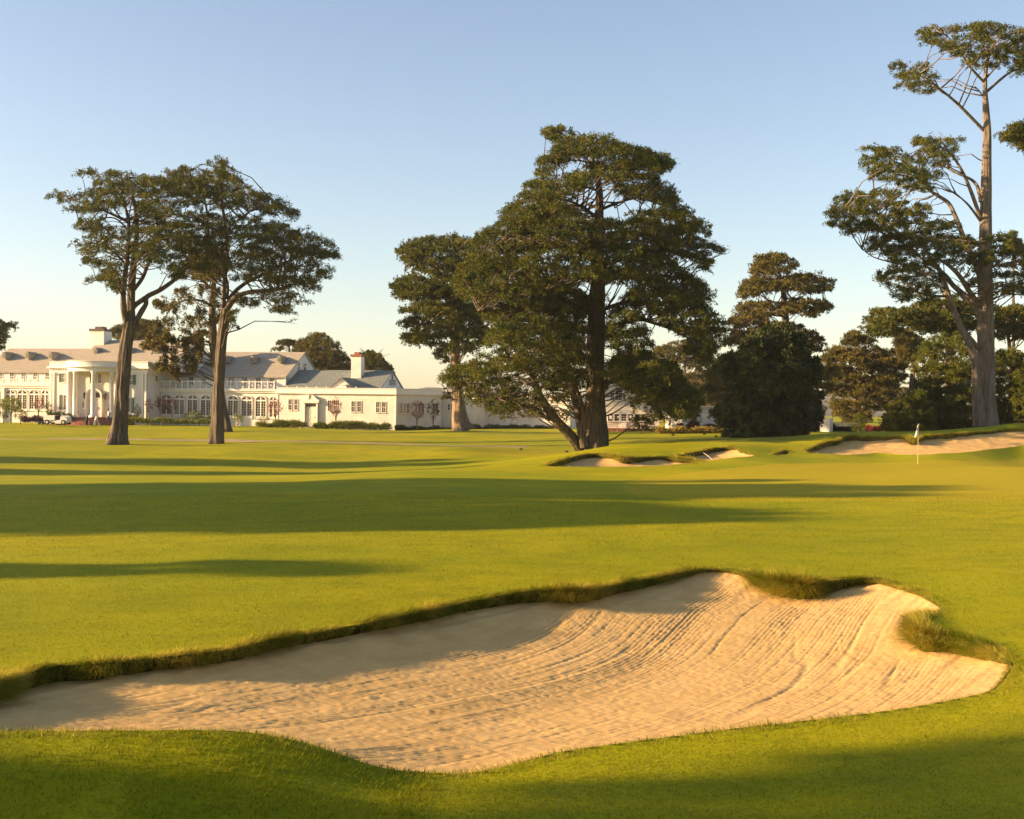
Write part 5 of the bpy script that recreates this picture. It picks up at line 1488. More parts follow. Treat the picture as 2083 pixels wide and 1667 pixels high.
# --- roofs behind the parapet
zr2 = Z_(753, 7.8, 720); zb2 = zp - .3
def rear(mb): gable(mb, X_(606, 7.8), X_(799, 7.8), 3.0, 12.6, Z_(790, 3, 775), Z_(754, 7.8, 799), .2)
part("roof", M_SLATE, rear)
xg = X_(797, 7.8)
def rear_gable(mb):
    za = Z_(790, 3, 775); zt = Z_(756, 7.8, 799)
    mb.add([(xg, 3.1, za - 1), (xg, 12.5, za - 1), (xg, 12.5, za), (xg, 7.8, zt - .12), (xg, 3.1, za), (xg - .25, 3.1, za - 1), (xg - .25, 12.5, za - 1), (xg - .25, 12.5, za), (xg - .25, 7.8, zt - .12), (xg - .25, 3.1, za)],
           [(0, 1, 2, 3, 4), (9, 8, 7, 6, 5), (0, 4, 9, 5), (1, 6, 7, 2)])
gw = part("gable", M_WHITE, rear_gable)
part("louvre", M_SHUT, lambda mb: [mb.box(xg + .003, xg + .04, 6.6, 9.2, Z_(783.5 - k * 3.2, 8, 798) - .06, Z_(783.5 - k * 3.2, 8, 798) + .06) for k in range(4)], gw)
part("roundel", M_SHUT, lambda mb: mb.prism([(0, 0)], 0, 0) if False else mb.add([(xg + .05, 7.8 + .35 * math.cos(a), Z_(767, 8, 798) + .42 * math.sin(a)) for a in np.linspace(0, 6.283, 13)[:-1]], [tuple(range(12))]), gw)
# small front cross gable
xa, za_ = ow(668, 789.5, 1.2); xc_ = ow(722, 789.5, 1.2)[0]; zt_ = Z_(768, 1.2, 697); xm_ = (xa + xc_) / 2
def cross(mb):
    for s_, x0 in ((1, xa - .2), (-1, xc_ + .2)):
        z0 = za_ - .17
        mb.add([(x0, 1.0, z0), (xm_, 1.0, zt_), (xm_, 7.0, zt_), (x0, 7.0, z0), (x0, 1.0, z0 - .14), (xm_, 1.0, zt_ - .14), (xm_, 7, zt_ - .14), (x0, 7, z0 - .14)],
               [(0, 1, 2, 3) if s_ < 0 else (3, 2, 1, 0), (0, 4, 5, 1), (0, 3, 7, 4), (4, 7, 6, 5)])
part("roof", M_SLATE, cross)
part("gable", M_WHITE, lambda mb: mb.prism([(xa, za_ - 1), (xc_, za_ - 1), (xc_, za_ - .1), (xm_, zt_ - .16), (xa, za_ - .1)], 1.2, 1.5))
part("roof_vent", M_TRIM, lambda mb: (mb.box(X_(694, .6), X_(703, .6), .5, 1.1, zp - .2, Z_(784, .6, 698)), mb.box(X_(693, .6), X_(704, .6), .4, 1.15, Z_(784, .6, 698) + .003, Z_(783, .6, 698) + .05)))
for i in range(9): part("gutter_pin", M_TRIM, lambda mb: mb.box(xb0 + i * 1.25, xb0 + i * 1.25 + .09, -.1, -.02, zp + .032, zp + .2))
chimney(714.5, 738, 720, 762, 5.6, 1.25)

# --- right wing: arcade below, terrace, upper storey set back
yw, yu = .6, 3.6
xw0 = X_(322, yw); xw1 = X_(566, yw)
zt2 = Z_(793, yw, 450)
def wing(mb):
    mb.box(xw0, xw1, yw + .003, 14, GZ, zt2 - .02); clap(mb, xw0, xw1, GZ, zt2, yw, .24, .012)
    xe = X_(580, yu); ze = Z_(764, yu, 480)
    mb.box(xw0, xe - .02, yu + .003, yu + 11.9, zt2 - .1, ze - .02); clap(mb, xw0, xe, zt2 - .1, ze, yu)
part("wall", M_WHITE, wing)
xe = X_(580, yu); zeR = Z_(764, yu - .2, 480); zrR = Z_(716.5, 9.6, 520)
part("roof", M_ROOF, lambda mb: gable(mb, X_(345, yu), xe + .15, yu, yu + 12, zeR, zrR, .25))
def wgable(mb):
    a, b = yu, yu + 12; m_ = yu + 6
    mb.add([(xe - .02, a, zt2), (xe - .02, b, zt2), (xe - .02, b, zeR - .15), (xe - .02, m_, zrR - .18), (xe - .02, a, zeR - .15)], [(0, 1, 2, 3, 4)])
    mb.box(xe - .16, xe + .06, yu - .08, yu + .16, zt2, zeR - .2)
g2 = part("gable", M_WHITE, wgable)
for yy in (7.3, 9.4):
    zt_w, zb_w = Z_(738.5, 8, 610), Z_(752.5, 8, 610)
    o = window(0, .75, zb_w, zt_w, 0, 1, 2, parent=BROOT)
    o.location = (xe + .0, yy, 0); o.rotation_euler = (0, 0, R(90))
part("cornice", M_TRIM, lambda mb: (mb.box(xw0 - .05, xw1, yw - .28, yw - .03, zt2 - .14, zt2 + .06), mb.box(xw0, xw1, yw - .16, yw - .03, zt2 - .34, zt2 - .143)))
for a, b in [(329, 350), (355.5, 376.5), (382, 403), (409, 430), (436, 457.5), (464, 486), (491.5, 514), (520, 542.5), (548.5, 566)]:
    k = (a - 329) / 237
    if b < 566: arch_window(a + 1, b - 1, 803.5 + 4 * k, 811.5 + 4.5 * k, 847.5 + 6 * k, yw)
    else: arch_window(a + 1, 563.5, 807.5, 815.5, 853.5, yw)
for a, b in [(356, 363), (385, 394), (412, 421), (465, 477), (492, 503), (520, 531), (548.5, 559.5)]:
    k = (a - 356) / 204
    winpx(a, 766.5 + 3.5 * k, b, 782.5 + 5.5 * k, yu, 2, 4)
def balus(mb):
    y = yw - .14; z0 = zt2 + .10; n = 19; st = (xw1 - .5 - xw0) / n
    mb.box(xw0, xw1 - .5, y - .05, y + .05, z0 + .82, z0 + .92); mb.box(xw0, xw1 - .5, y - .04, y + .04, z0, z0 + .07)
    for i in range(n + 1):
        x = xw0 + i * st; mb.box(x - .06, x + .06, y - .07, y + .07, z0 - .1, z0 + 1.02)
        if i < n:
            for p, q in (((x, z0 + .07), (x + st, z0 + .82)), ((x + st, z0 + .07), (x, z0 + .82)), ((x + st * .5, z0 + .07), (x + st * .5, z0 + .82)), ((x, z0 + .45), (x + st, z0 + .45))):
                mb.tube([(p[0], y, p[1]), (q[0], y, q[1])], .022, 4)
part("balustrade", M_TRIM, balus)
for a, b in [(459, 463), (512, 516.5), (567, 571.5)]: dormer(a, b, 727.5, 737, yu + 2.9)

# --- left wing
yl = 1.2; yul = 3.0
xl0, xl1 = X_(-60, yl), X_(104, yl)
ztl = Z_(783, yl, 50); zel = Z_(755, yul, 50); zrl = Z_(709.5, 9, 60)
def lwing(mb):
    mb.box(xl0, xl1, yl + .003, 14, GZ, ztl - .02); clap(mb, xl0, xl1, GZ, ztl, yl, .24, .012)
    mb.box(xl0, xl1, yul + .003, 14, ztl - .1, zel - .02); clap(mb, xl0, xl1, ztl - .1, zel, yul)
part("wall", M_WHITE, lwing)
part("roof", M_ROOF, lambda mb: gable(mb, xl0, X_(190, 9), yul, yul + 12, zel, zrl, .25))
part("cornice", M_TRIM, lambda mb: (mb.box(xl0, xl1, yl - .3, yl - .03, ztl - .14, ztl + .06), mb.box(xl0, xl1, yl - .16, yl - .03, ztl - .4, ztl - .143), mb.box(X_(5.5, yl), X_(11, yl), yl - .34, yl - .02, GZ, ztl - .403)))
for a, b in [(-22, -2), (13, 32), (37, 56), (61, 80), (85.5, 100.5)]: arch_window(a, b, 794, 802.5, 837, yl)
for a, b in [(-3, 5), (20.5, 29), (44, 52.5), (68, 76.5), (92.5, 101)]: winpx(a, 759.5, b, 773.5, yul, 2, 4)
for a, b in [(9, 13), (56, 60.5), (103, 107.5)]: dormer(a, b, 719.5, 729.5, yul + 2.9)
def lrail(mb):
    y = yl - .16; z0 = ztl + .08; n = 12; st = (xl1 - xl0) / n
    mb.box(xl0, xl1, y - .04, y + .04, z0 + .6, z0 + .68)
    for i in range(n + 1):
        x = xl0 + i * st; mb.box(x - .06, x + .06, y - .07, y + .07, z0 - .1, z0 + .8)
        if i < n:
            mb.tube([(x + st * (.5 - .5 * math.cos(math.pi * k / 8)), y, z0 + .1 + .5 * math.sin(math.pi * k / 8)) for k in range(9)], .025, 4)
            mb.tube([(x, y, z0 + .08), (x + st, y, z0 + .6)], .02, 4); mb.tube([(x + st, y, z0 + .08), (x, y, z0 + .6)], .02, 4)
part("balustrade", M_TRIM, lrail)

# --- centre block
ym0 = -2.6
xm0, xm1 = X_(101, ym0), X_(299, ym0)
zpm = Z_(737, ym0, 190); zcm = Z_(750, ym0, 190)
def centre(mb):
    mb.box(xm0, xm1 - .02, ym0 + .003, 14, GZ, zpm - .03); clap(mb, xm0, xm1, GZ, zcm, ym0)
    clap_dir(mb, (xm1, ym0), (xm1, yu), GZ, zcm)
part("wall", M_WHITE, centre)
def cpara(mb):
    for z0, z1, o_ in ((zcm - .5, zcm - .003, .05), (zcm, zcm + .14, .32), (zcm + .143, zcm + .26, .22), (zcm + .263, zpm, .06), (zpm + .003, zpm + .08, .12)):
        mb.box(xm0 - o_, xm1 + o_, ym0 - o_, 4, z0, z1)
part("parapet", M_TRIM, cpara)
part("dentils", M_TRIM, lambda mb: [mb.box(xm0 + i * .34, xm0 + i * .34 + .16, ym0 - .2, ym0 - .06, zcm - .16, zcm - .004) for i in range(int((xm1 - xm0) / .34))])
zrm = Z_(692, 3.9, 300); zem = zpm - .05
part("roof", M_ROOF, lambda mb: gable(mb, X_(148, ym0 + .4), X_(349, ym0 + .4), ym0 + .3, ym0 + 13, zem, zrm, .1))
for xx in (X_(148, ym0 + .4) + .15, X_(349, ym0 + .4) - .15):
    part("gable", M_WHITE, lambda mb: mb.add([(xx, ym0 + .4, zem - 1), (xx, ym0 + 12.9, zem - 1), (xx, ym0 + 12.9, zem - .15), (xx, ym0 + 6.65, zrm - .2), (xx, ym0 + .4, zem - .15)], [(0, 1, 2, 3, 4)]))
for a, b in [(194.5, 199), (264, 268.5), (317, 321.5)]: dormer(a, b, 711, 721, ym0 + 3.2)
chimney(183, 216, 668, 706, 2.6, 1.9, M_CAP)
chimney(386, 406, 676, 714, 5.0, 1.6, M_CAP)
def pil(mb):
    for a, b in ((101.5, 105.5), (107, 111), (289, 292), (294.5, 298)):
        x0, x1 = X_(a, ym0), X_(b, ym0)
        mb.box(x0, x1, ym0 - .12, ym0 - .03, GZ, zcm - .52); mb.box(x0 - .06, x1 + .06, ym0 - .18, ym0 - .028, zcm - .76, zcm - .517)
part("pilaster", M_TRIM, pil)
for q in [(126.5, 760, 132.5, 777.5), (137, 760, 143, 777.5), (189.5, 761.5, 196, 779.5), (200, 761.5, 207, 779.5), (264, 763.5, 271, 783), (304.5, 764.5, 308, 776)]:
    if q[0] < 300: winpx(*q, ym0, 2, 4)
winpx(129.5, 804.5, 137.5, 833.5, ym0, 2, 5); winpx(256.5, 810, 265, 838, ym0, 2, 5)
winpx(167.5, 818, 172.5, 830, ym0, 2, 3); winpx(220.5, 819.5, 226, 832, ym0, 2, 3)
for q in [(121, 760, 126, 778), (184, 761, 189, 780), (271.5, 763, 276, 783), (121.5, 803.5, 127, 834), (138.5, 804, 142, 834), (266.5, 809, 272.5, 840)]: shutter(*q, ym0)
# small windows on the block's right cheek
for zt_w, zb_w, yy in ((765, 776, -.8), (811, 828, -.3)):
    o = window(0, .55 if zt_w < 800 else .95, Z_(zb_w, -.8, 306), Z_(zt_w, -.8, 306), 0, 2, 3)
    o.location = (xm1 + .03, yy, 0); o.rotation_euler = (0, 0, R(90))
# door in its arched recess
xa0, xa1 = X_(180, ym0), X_(208.5, ym0); zs0 = Z_(807, ym0, 194); za1 = Z_(793, ym0, 194); zfl = Z_(848.5, ym0, 194)
def dooralcove(mb):
    out = [(xa1 + .18, zfl)] + arch_pts(xa0 - .18, xa1 + .18, zs0, 16, za1 + .18) + [(xa0 - .18, zfl)]
    inn = [(xa1, zfl)] + arch_pts(xa0, xa1, zs0, 16, za1) + [(xa0, zfl)]
    for i in range(len(out) - 1):
        a, b, c, d_ = out[i], out[i + 1], inn[i + 1], inn[i]
        y0, y1 = ym0 - .5, ym0 - .03
        mb.add([(a[0], y0, a[1]), (b[0], y0, b[1]), (c[0], y0, c[1]), (d_[0], y0, d_[1]), (c[0], y1, c[1]), (d_[0], y1, d_[1]), (a[0], y1, a[1]), (b[0], y1, b[1])], [(0, 3, 2, 1), (3, 5, 4, 2), (0, 1, 7, 6)])
    mb.prism(list(reversed(inn)), ym0 - .10, ym0 - .04)
part("door_surround", M_TRIM, dooralcove)
M_PINK = mat("pale_door", (0.66, 0.55, 0.50), .5, .3)
xq0, xq1 = X_(191, ym0), X_(206, ym0); zq = Z_(810.5, ym0, 198)
def pdoor(mb):
    mb.box(xq0, xq1, ym0 - .2, ym0 - .105, zfl, zq)
    for i in range(2):
        for j in range(3):
            w_ = (xq1 - xq0) / 2; h_ = (zq - zfl) / 3
            mb.box(xq0 + .1 + i * w_, xq0 + w_ - .08 + i * w_, ym0 - .23, ym0 - .203, zfl + .12 + j * h_, zfl + h_ - .06 + j * h_)
d2 = part("door", M_PINK, pdoor)
part("handle", M_IRON, lambda mb: mb.box(xq1 - .28, xq1 - .2, ym0 - .3, ym0 - .2, zfl + .95, zfl + 1.2), d2)
part("fanlight", M_GLASS, lambda mb: mb.prism(list(reversed(arch_pts(X_(192, ym0), X_(206, ym0), zq + .1, 10, Z_(798.5, ym0, 199)))), ym0 - .2, ym0 - .103))
part("sidelight", M_GLASS, lambda mb: mb.box(X_(185, ym0), X_(187, ym0), ym0 - .16, ym0 - .105, zfl + .2, zq))
# half-round portico: columns, entablature, steps
pxc = X_(193, ym0); pr = (X_(244, ym0) - X_(142.5, ym0)) / 2
pxc = (X_(244, ym0) + X_(142.5, ym0)) / 2
zent0, zent1 = Z_(758.5, ym0 - 2, 190), Z_(735, ym0 - 2, 190)
def half(mb, r0, r1, z0, z1, n=28):
    po = [(pxc + r1 * math.cos(math.pi + math.pi * i / n), ym0 - .06 + .8 * r1 * math.sin(math.pi + math.pi * i / n)) for i in range(n + 1)]
    if r0 <= 0: mb.slab(po, z0, z1)
    else:
        pi_ = [(pxc + r0 * math.cos(math.pi + math.pi * i / n), ym0 - .06 + .8 * r0 * math.sin(math.pi + math.pi * i / n)) for i in range(n + 1)]
        for i in range(n): mb.slab([po[i], po[i + 1], pi_[i + 1], pi_[i]], z0, z1)
def entab(mb):
    H_ = zent1 - zent0
    half(mb, 0, pr, zent0 + .15, zent0 + H_ * .38); half(mb, 0, pr + .06, zent0 + H_ * .381, zent0 + H_ * .46); half(mb, 0, pr + .34, zent0 + H_ * .461, zent0 + H_ * .55)
    half(mb, 0, pr + .1, zent0 + H_ * .551, zent1 - .08); half(mb, 0, pr + .18, zent1 - .077, zent1)
part("portico_roof", M_TRIM, entab, None, False)
z_st = Z_(849.5, ym0 - 1, 190)
zg_p = Z_(861, ym0 - 3, 180)
for an in (180, 203, 247, 293, 337, 360):
    cx = pxc + (pr - .28) * math.cos(R(an)); cy = ym0 - .1 + .8 * (pr - .28) * math.sin(R(an))
    if an in (180, 360): cy -= .25
    def col(mb, cx=cx, cy=cy):
        mb.box(cx - .36, cx + .36, cy - .36, cy + .36, z_st, z_st + .2)
        h0, h1 = z_st + .2, zent0 + .15
        mb.lathe([(.36, h0), (.34, h0 + .12), (.28, h0 + .2), (.27, h0 + (h1 - h0) * .4), (.235, h1 - .35), (.29, h1 - .3), (.25, h1 - .22), (.33, h1 - .1), (.33, h1)], cx, cy, 20)
    part("column", M_TRIM, col, None, True)
def steps(mb):
    hs = (z_st - zg_p) / 5
    for k in range(5): half(mb, 0, pr + .35 + .38 * (4 - k), zg_p - .5 if k == 0 else zg_p + hs * k, zg_p + hs * (k + 1) - (.0 if k < 4 else .004))
part("steps", M_BRICK, steps)
for px, py in ((172, 805.5), (213.5, 807)):
    x, z = ow(px, py, ym0 - .3)
    def lamp(mb, x=x, z=z):
        mb.box(x - .03, x + .03, ym0 - .3, ym0 - .03, z + .3, z + .36)
        mb.lathe([(.03, z - .38), (.12, z - .3), (.17, z + .12), (.22, z + .14), (.05, z + .38), (.02, z + .48)], x, ym0 - .3, 6)
    part("wall_lantern", M_IRON, lamp)

# ------------------------------------------------------------------ annex behind the great cypress
AC = P(1225, 876, 128.0)
AROOT = empty("annex", AC, "white two-storey annex with a row of ground-floor windows, behind the great cypress's right side", "building", None, R(-4))
BC_, _t_, _bk_ = BC, _t, _bk
def ax_(px, py, y=0):
    t_ = np.array([math.cos(R(-4)), math.sin(R(-4))]); b_ = np.array([-math.sin(R(-4)), math.cos(R(-4))])
    r_ = ray(px, py); k = (y + AC[:2] @ b_) / (r_[:2] @ b_)
    return float((r_[:2] * k - AC[:2]) @ t_), float(CAMH + r_[2] * k - AC[2])
a0 = ax_(1218, 830)[0]; a1 = ax_(1342, 830)[0]; azt = ax_(1280, 788)[1]
def annex(mb):
    clap(mb, a0, a1, -1, azt, 0); mb.box(a0, a1, .003, 10, -1, azt - .02)
    xm = (a0 + a1) / 2; zt = ax_(1280, 752)[1]
    mb.prism([(a0, azt - .02), (a1, azt - .02), (xm, zt)], .003, 10)
part("wall", M_WHITE, annex, AROOT)
def aroof(mb):
    xm = (a0 + a1) / 2; zt = ax_(1280, 752)[1] + .1
    for x0, s_ in ((a0 - .4, 1), (a1 + .4, -1)):
        z0 = azt - .15
        mb.add([(x0, -.4, z0), (xm, -.4, zt), (xm, 10.4, zt), (x0, 10.4, z0), (x0, -.4, z0 - .15), (xm, -.4, zt - .15), (xm, 10.4, zt - .15), (x0, 10.4, z0 - .15)], [(3, 2, 1, 0) if s_ > 0 else (0, 1, 2, 3), (0, 4, 5, 1), (0, 3, 7, 4), (4, 7, 6, 5)])
part("roof", M_ROOF, aroof, AROOT)
def awin(p0, q0, p1, q1, c, r_, **k):
    x0, z1 = ax_(p0, q0); x1, z0 = ax_(p1, q1); return window(x0, x1, z0, z1, 0, c, r_, parent=AROOT, **k)
for p0, p1 in ((1242, 1249), (1252, 1265), (1296, 1308)): awin(p0, 795, p1, 814, 2, 4)
for p0, p1 in ((1237, 1246.5), (1250, 1259.5), (1264, 1274), (1278, 1287.5), (1291, 1301), (1304.5, 1314)): awin(p0, 842.5, p1, 857, 2 if 1264 == p0 else 1, 3 if 1264 == p0 else 1)
xdo0, zdo1 = ax_(1264, 860); xdo1, zdo0 = ax_(1274, 874)
part("door", M_TRIM, lambda mb: mb.box(xdo0, xdo1, -.1, -.03, zdo0, zdo1), AROOT)
M_PAPER = mat("paper", (.75, .72, .66), .8, .1)
for p0, p1, q0, q1 in ((1239.5, 1244.5, 846, 853), (1256, 1258.5, 847, 850), (1280.5, 1284.5, 845.5, 850)):
    x0, z1 = ax_(p0, q0); x1, z0 = ax_(p1, q1); part("notice", M_PAPER, lambda mb: mb.box(x0, x1, -.075, -.05, z0, z1), AROOT)
x0, z0 = ax_(1219, 878); x1, z1 = ax_(1345, 872.5)
part("brick_base", M_BRICK, lambda mb: mb.box(x0, x1, -2.2, -.04, z0 - .6, z1), AROOT)
LC = P(1392, 872, 120.0)
LROOT = empty("low_wing", LC, "low plain grey-white wing with a flat top, left of the round dark tree", "building", None, R(6))
lw = (1480 - 1388) / FPX * 121; lh = (872 - 828) / FPX * 120
def lowb(mb): clap(mb, -.3, lw, -1, lh, 0, .28); mb.box(-.3, lw, .003, 7, -1, lh - .02)
part("wall", M_WHITE, lowb, LROOT)
part("roof", M_TRIM, lambda mb: mb.box(-.45, lw + .15, -.2, 7.2, lh, lh + .12), LROOT)
part("panel", M_TRIM, lambda mb: (mb.box(1.0, 2.7, -.07, -.035, .3, 1.55)), LROOT)

# ------------------------------------------------------------------ garden benches before the annex
def bench(px, py, d, lab):
    c = P(px, py, d); root = empty("bench", c, lab, "bench", "benches before the annex", R(-4))
    wood = mat("bench_wood", (.42, .32, .2), .7, .2)
    part("seat", wood, lambda mb: [mb.box(-.85, .85, -.22 + .12 * k, -.12 + .12 * k, .42, .46) for k in range(4)], root)
    part("backrest", wood, lambda mb: (mb.box(-.85, .85, .27, .31, .86, .94), mb.box(-.85, .85, .27, .31, .55, .6), [mb.box(-.8 + .16 * k, -.76 + .16 * k, .275, .305, .6, .86) for k in range(11)]), root)
    for s_ in (-1, 1):
        for yy in (-.2, .26):
            part("leg", wood, lambda mb: mb.box(s_ * .8 - .035, s_ * .8 + .035, yy, yy + .07, -.3, .42 if yy < 0 else .95), root)
bench(1240, 876, 125, "wooden bench left of the annex door, close to the great trunk")
bench(1292, 877, 125, "wooden bench right of the annex door")

# ------------------------------------------------------------------ planting
def bush(name, label, cat, px, pbase, d, w_, h_, ml, seed, group=None, stem=False, leaf=(.13, .06), dens=1.0, kind=None, ns=None):
    """leafy mound (or a small tree on a stem) w_ x h_ photo pixels"""
    rs = np.random.default_rng(seed); global rng; rng = rs
    m_px = d / FPX; c = P(px, pbase, d); gz = float(G(np.array([c[0]]), np.array([c[1]]))[0])
    loc = np.array([c[0], c[1], c[2]])
    a, h = w_ * m_px / 2, h_ * m_px
    root = empty(name, loc, label, cat, group)
    z0 = h * .38 if stem else h * .05
    n = int((ns or 120) * dens * max(.3, a * h))
    u = rs.normal(0, 1, (n, 3)); u /= np.linalg.norm(u, axis=1)[:, None]
    r_ = rs.uniform(.45, 1, n) ** .6 * (1 + .25 * np.sin(u[:, 0] * 5 + seed) * np.cos(u[:, 2] * 4 + u[:, 1] * 6))
    pos = np.stack([u[:, 0] * a * r_, u[:, 1] * a * .8 * r_, z0 + (h - z0) * (.5 + .5 * u[:, 2] * r_)], 1)
    v = leaf_quads(pos, u * .7 + np.array([0, 0, .5]), 9, leaf[0], leaf[1], .5, np.full(n, .3))
    mb = MB()
    k = 3 if stem else 4
    for i in range(k):
        an = 6.28 * i / k + seed; e = np.array([math.cos(an) * a * .4, math.sin(an) * a * .4, h * .75])
        mb.tube([(0, 0, -.6), (math.cos(an) * .04, math.sin(an) * .04, h * .3), tuple(e)], [.05, .04, .012], 6)
    mb.build("stem", M_BARK, root)
    mesh_np("foliage", v, np.arange(len(v)).reshape(-1, 4), ml, root)
    return root


SM = "saplings along the clubhouse walls"
for i, (px, pb, d, w_, h_, ml, lb) in enumerate([
    (22, 855, 143, 42, 42, M_SHRUB, "round-headed green sapling on the far left lawn"), (78, 850, 144, 17, 38, M_RED, "reddish sapling before the left wing's arches"),
    (302, 851, 141, 12, 36, M_PURP, "slim plum-leaved sapling at the centre block's right corner"), (326, 851, 141, 18, 40, M_PURP, "dark plum sapling before the first arch of the right wing"), (348, 852, 141, 20, 38, M_PURP, "dark plum sapling before the second arch of the right wing"),
    (560, 862, 139, 24, 46, M_RED, "bright red sapling at the last arch of the right wing"), (683, 868, 137, 21, 52, M_RED, "red-leaved sapling between the front door and the twin windows"),
    (848, 874, 138, 26, 56, M_PURP, "dark plum sapling at the shaded side wall, the nearer to the corner"), (881, 874, 140, 22, 56, M_PURP, "dark plum sapling at the shaded side wall, next to the thick pale trunk")]):
    bush("sapling", lb, "sapling", px, pb, d, w_, h_, ml, 200 + i, SM, True, dens=.42 if i else 1.0)
GS = "shrubs in the clubhouse beds"
for i, (px, pb, d, w_, h_, ml, lb) in enumerate([
    (7, 852, 142, 16, 15, M_SHRUBD, "dark shrub at the far left edge of the bed"), (42, 856, 141, 24, 20, M_SHRUB, "large pale shrub left of the parked cart"), (97, 846, 145, 10, 24, M_SHRUBD, "upright clipped shrub at the left pilasters"),
    (280, 849, 142, 9, 21, M_SHRUBD, "upright clipped shrub under the right shutter"), (377, 860, 140, 14, 15, M_SHRUBD, "low dark shrub left of the yellow-green one"), (394, 861, 139.5, 18, 21, M_SHRUB, "yellow-green shrub before the third arch"), (406, 859, 140, 14, 16, M_SHRUBD, "dark shrub right of the yellow-green one"),
    (484, 862, 139, 20, 16, M_SHRUB, "spreading shrub just right of the double trunks"), (538, 861, 139, 14, 11, M_SHRUB, "small light shrub by the red sapling"), (421, 860, 140, 12, 12, M_SHRUB, "small pale shrub left of the double trunks")]):
    bush("shrub", lb, "shrub", px, pb, d, w_, h_, ml, 230 + i, GS, False)


def strip(name, label, cat, px0, pb0, px1, pb1, d0, d1, h_, ml, seed, n, leaf=(.14, .06), kind=None, dep=1.0):
    """a hedge or bed running between two pixels"""
    rs = np.random.default_rng(seed); global rng; rng = rs
    a = P(px0, pb0, d0); b = P(px1, pb1, d1)
    t = rs.uniform(0, 1, n); h = h_ * d0 / FPX
    lump = np.clip(.55 + .75 * vnoise(t * np.linalg.norm(b - a) * 1.3, t * 0, seed), .12, 1.3)
    pos = a + (b - a) * t[:, None] + np.stack([rs.normal(0, .1, n), rs.uniform(-.5, .5, n) * dep, rs.uniform(-.1, 1, n) * h * lump], 1)
    v = leaf_quads(pos, np.stack([rs.normal(0, .5, n), rs.normal(0, .5, n), np.ones(n)], 1), 8, leaf[0], leaf[1], .5, np.full(n, .28))
    o = mesh_np(name, v, np.arange(len(v)).reshape(-1, 4), ml)
    return tag(o, label, cat, None, kind)


strip("hedge", "low clipped hedge left of the portico steps", "hedge", 100, 848, 141, 850, 142, 141, 9, M_SHRUBD, 301, 500)
strip("hedge", "low clipped hedge right of the portico under the shuttered window", "hedge", 254, 852, 276, 852, 141, 141, 9, M_SHRUBD, 302, 300)
strip("flower_bed", "mixed green flower bed with pale blooms along the right wing", "flower bed", 256, 861, 455, 864, 139, 138, 7, M_SHRUB, 303, 2600, kind="stuff")
strip("flower_bed", "lavender-grey planting behind the parked cart", "flower bed", 46, 860, 96, 860, 139, 139, 9, M_PURP, 304, 500, kind="stuff")
strip("flower_bed", "bright low bed between the red sapling and the front door", "flower bed", 524, 869, 620, 871, 137, 136.5, 9, M_SHRUB, 305, 1300, kind="stuff")
strip("flower_bed", "bright leafy bed from the front door to the block's corner", "flower bed", 640, 872, 792, 876, 137, 136.5, 11, M_SHRUB, 306, 2300, kind="stuff")
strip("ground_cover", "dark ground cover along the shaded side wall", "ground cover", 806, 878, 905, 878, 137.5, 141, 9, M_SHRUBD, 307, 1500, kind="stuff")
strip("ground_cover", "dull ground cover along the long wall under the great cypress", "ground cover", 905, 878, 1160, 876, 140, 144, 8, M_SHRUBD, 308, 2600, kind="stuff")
strip("hedge", "dusky purple hedge along the low grey wing", "hedge", 1380, 877, 1474, 878, 118.5, 118.5, 19, M_PURP, 309, 2600)
strip("flower_bed", "yellow and orange flower bed in front of the purple hedge", "flower bed", 1338, 882, 1480, 883, 116, 116, 12, M_YELL, 310, 2600, kind="stuff")
strip("hedge", "red flowering hedge below the hazy many-stemmed cypress", "hedge", 1764, 877, 1806, 876, 118, 118, 12, M_FLOWR, 311, 900)
strip("hedge", "maroon hedge in front of the pale fence", "hedge", 1640, 877, 1742, 877, 120, 120, 13, M_PURP, 312, 1500)
bush("shrub", "upright young conifer shrub in front of the red hedge", "shrub", 1746, 882, 113, 24, 36, M_CONI, 313, None, False)

# fence and white utility box beyond the hedge
fc = P(1684, 876, 124.0); f1_ = P(1745, 875, 124.0)
FR_ = empty("picket_fence", fc, "pale picket fence behind the maroon hedge", "fence", None, math.atan2(f1_[1] - fc[1], f1_[0] - fc[0]))
fl2 = float(np.hypot(*(f1_ - fc)[:2]))
part("rail", M_STONE, lambda mb: (mb.box(0, fl2, -.03, .03, .55, .66), mb.box(0, fl2, -.028, .028, .12, .2), mb.box(0, fl2, -.06, .06, .74, .82)), FR_)
part("pickets", M_STONE, lambda mb: [mb.box(i * .22, i * .22 + .11, -.05, -.032, -.3, .735) for i in range(int(fl2 / .22))], FR_)
for i in range(4): part("post", M_STONE, lambda mb: mb.box(fl2 * i / 3 - .07, fl2 * i / 3 + .07, -.075, .075, -.4, .9), FR_)
hc = P(1668, 876, 119.0)
HR_ = empty("utility_shed", hc, "small white boarded shed right of the round dark tree", "shed", None, R(-35))
part("wall", M_WHITE, lambda mb: (clap(mb, 0, 1.0, -.5, 1.22, 0, .14, .02), mb.box(0, 1.0, .003, .9, -.5, 1.2)), HR_)
part("roof", M_TRIM, lambda mb: mb.box(-.06, 1.06, -.08, .96, 1.222, 1.29), HR_)

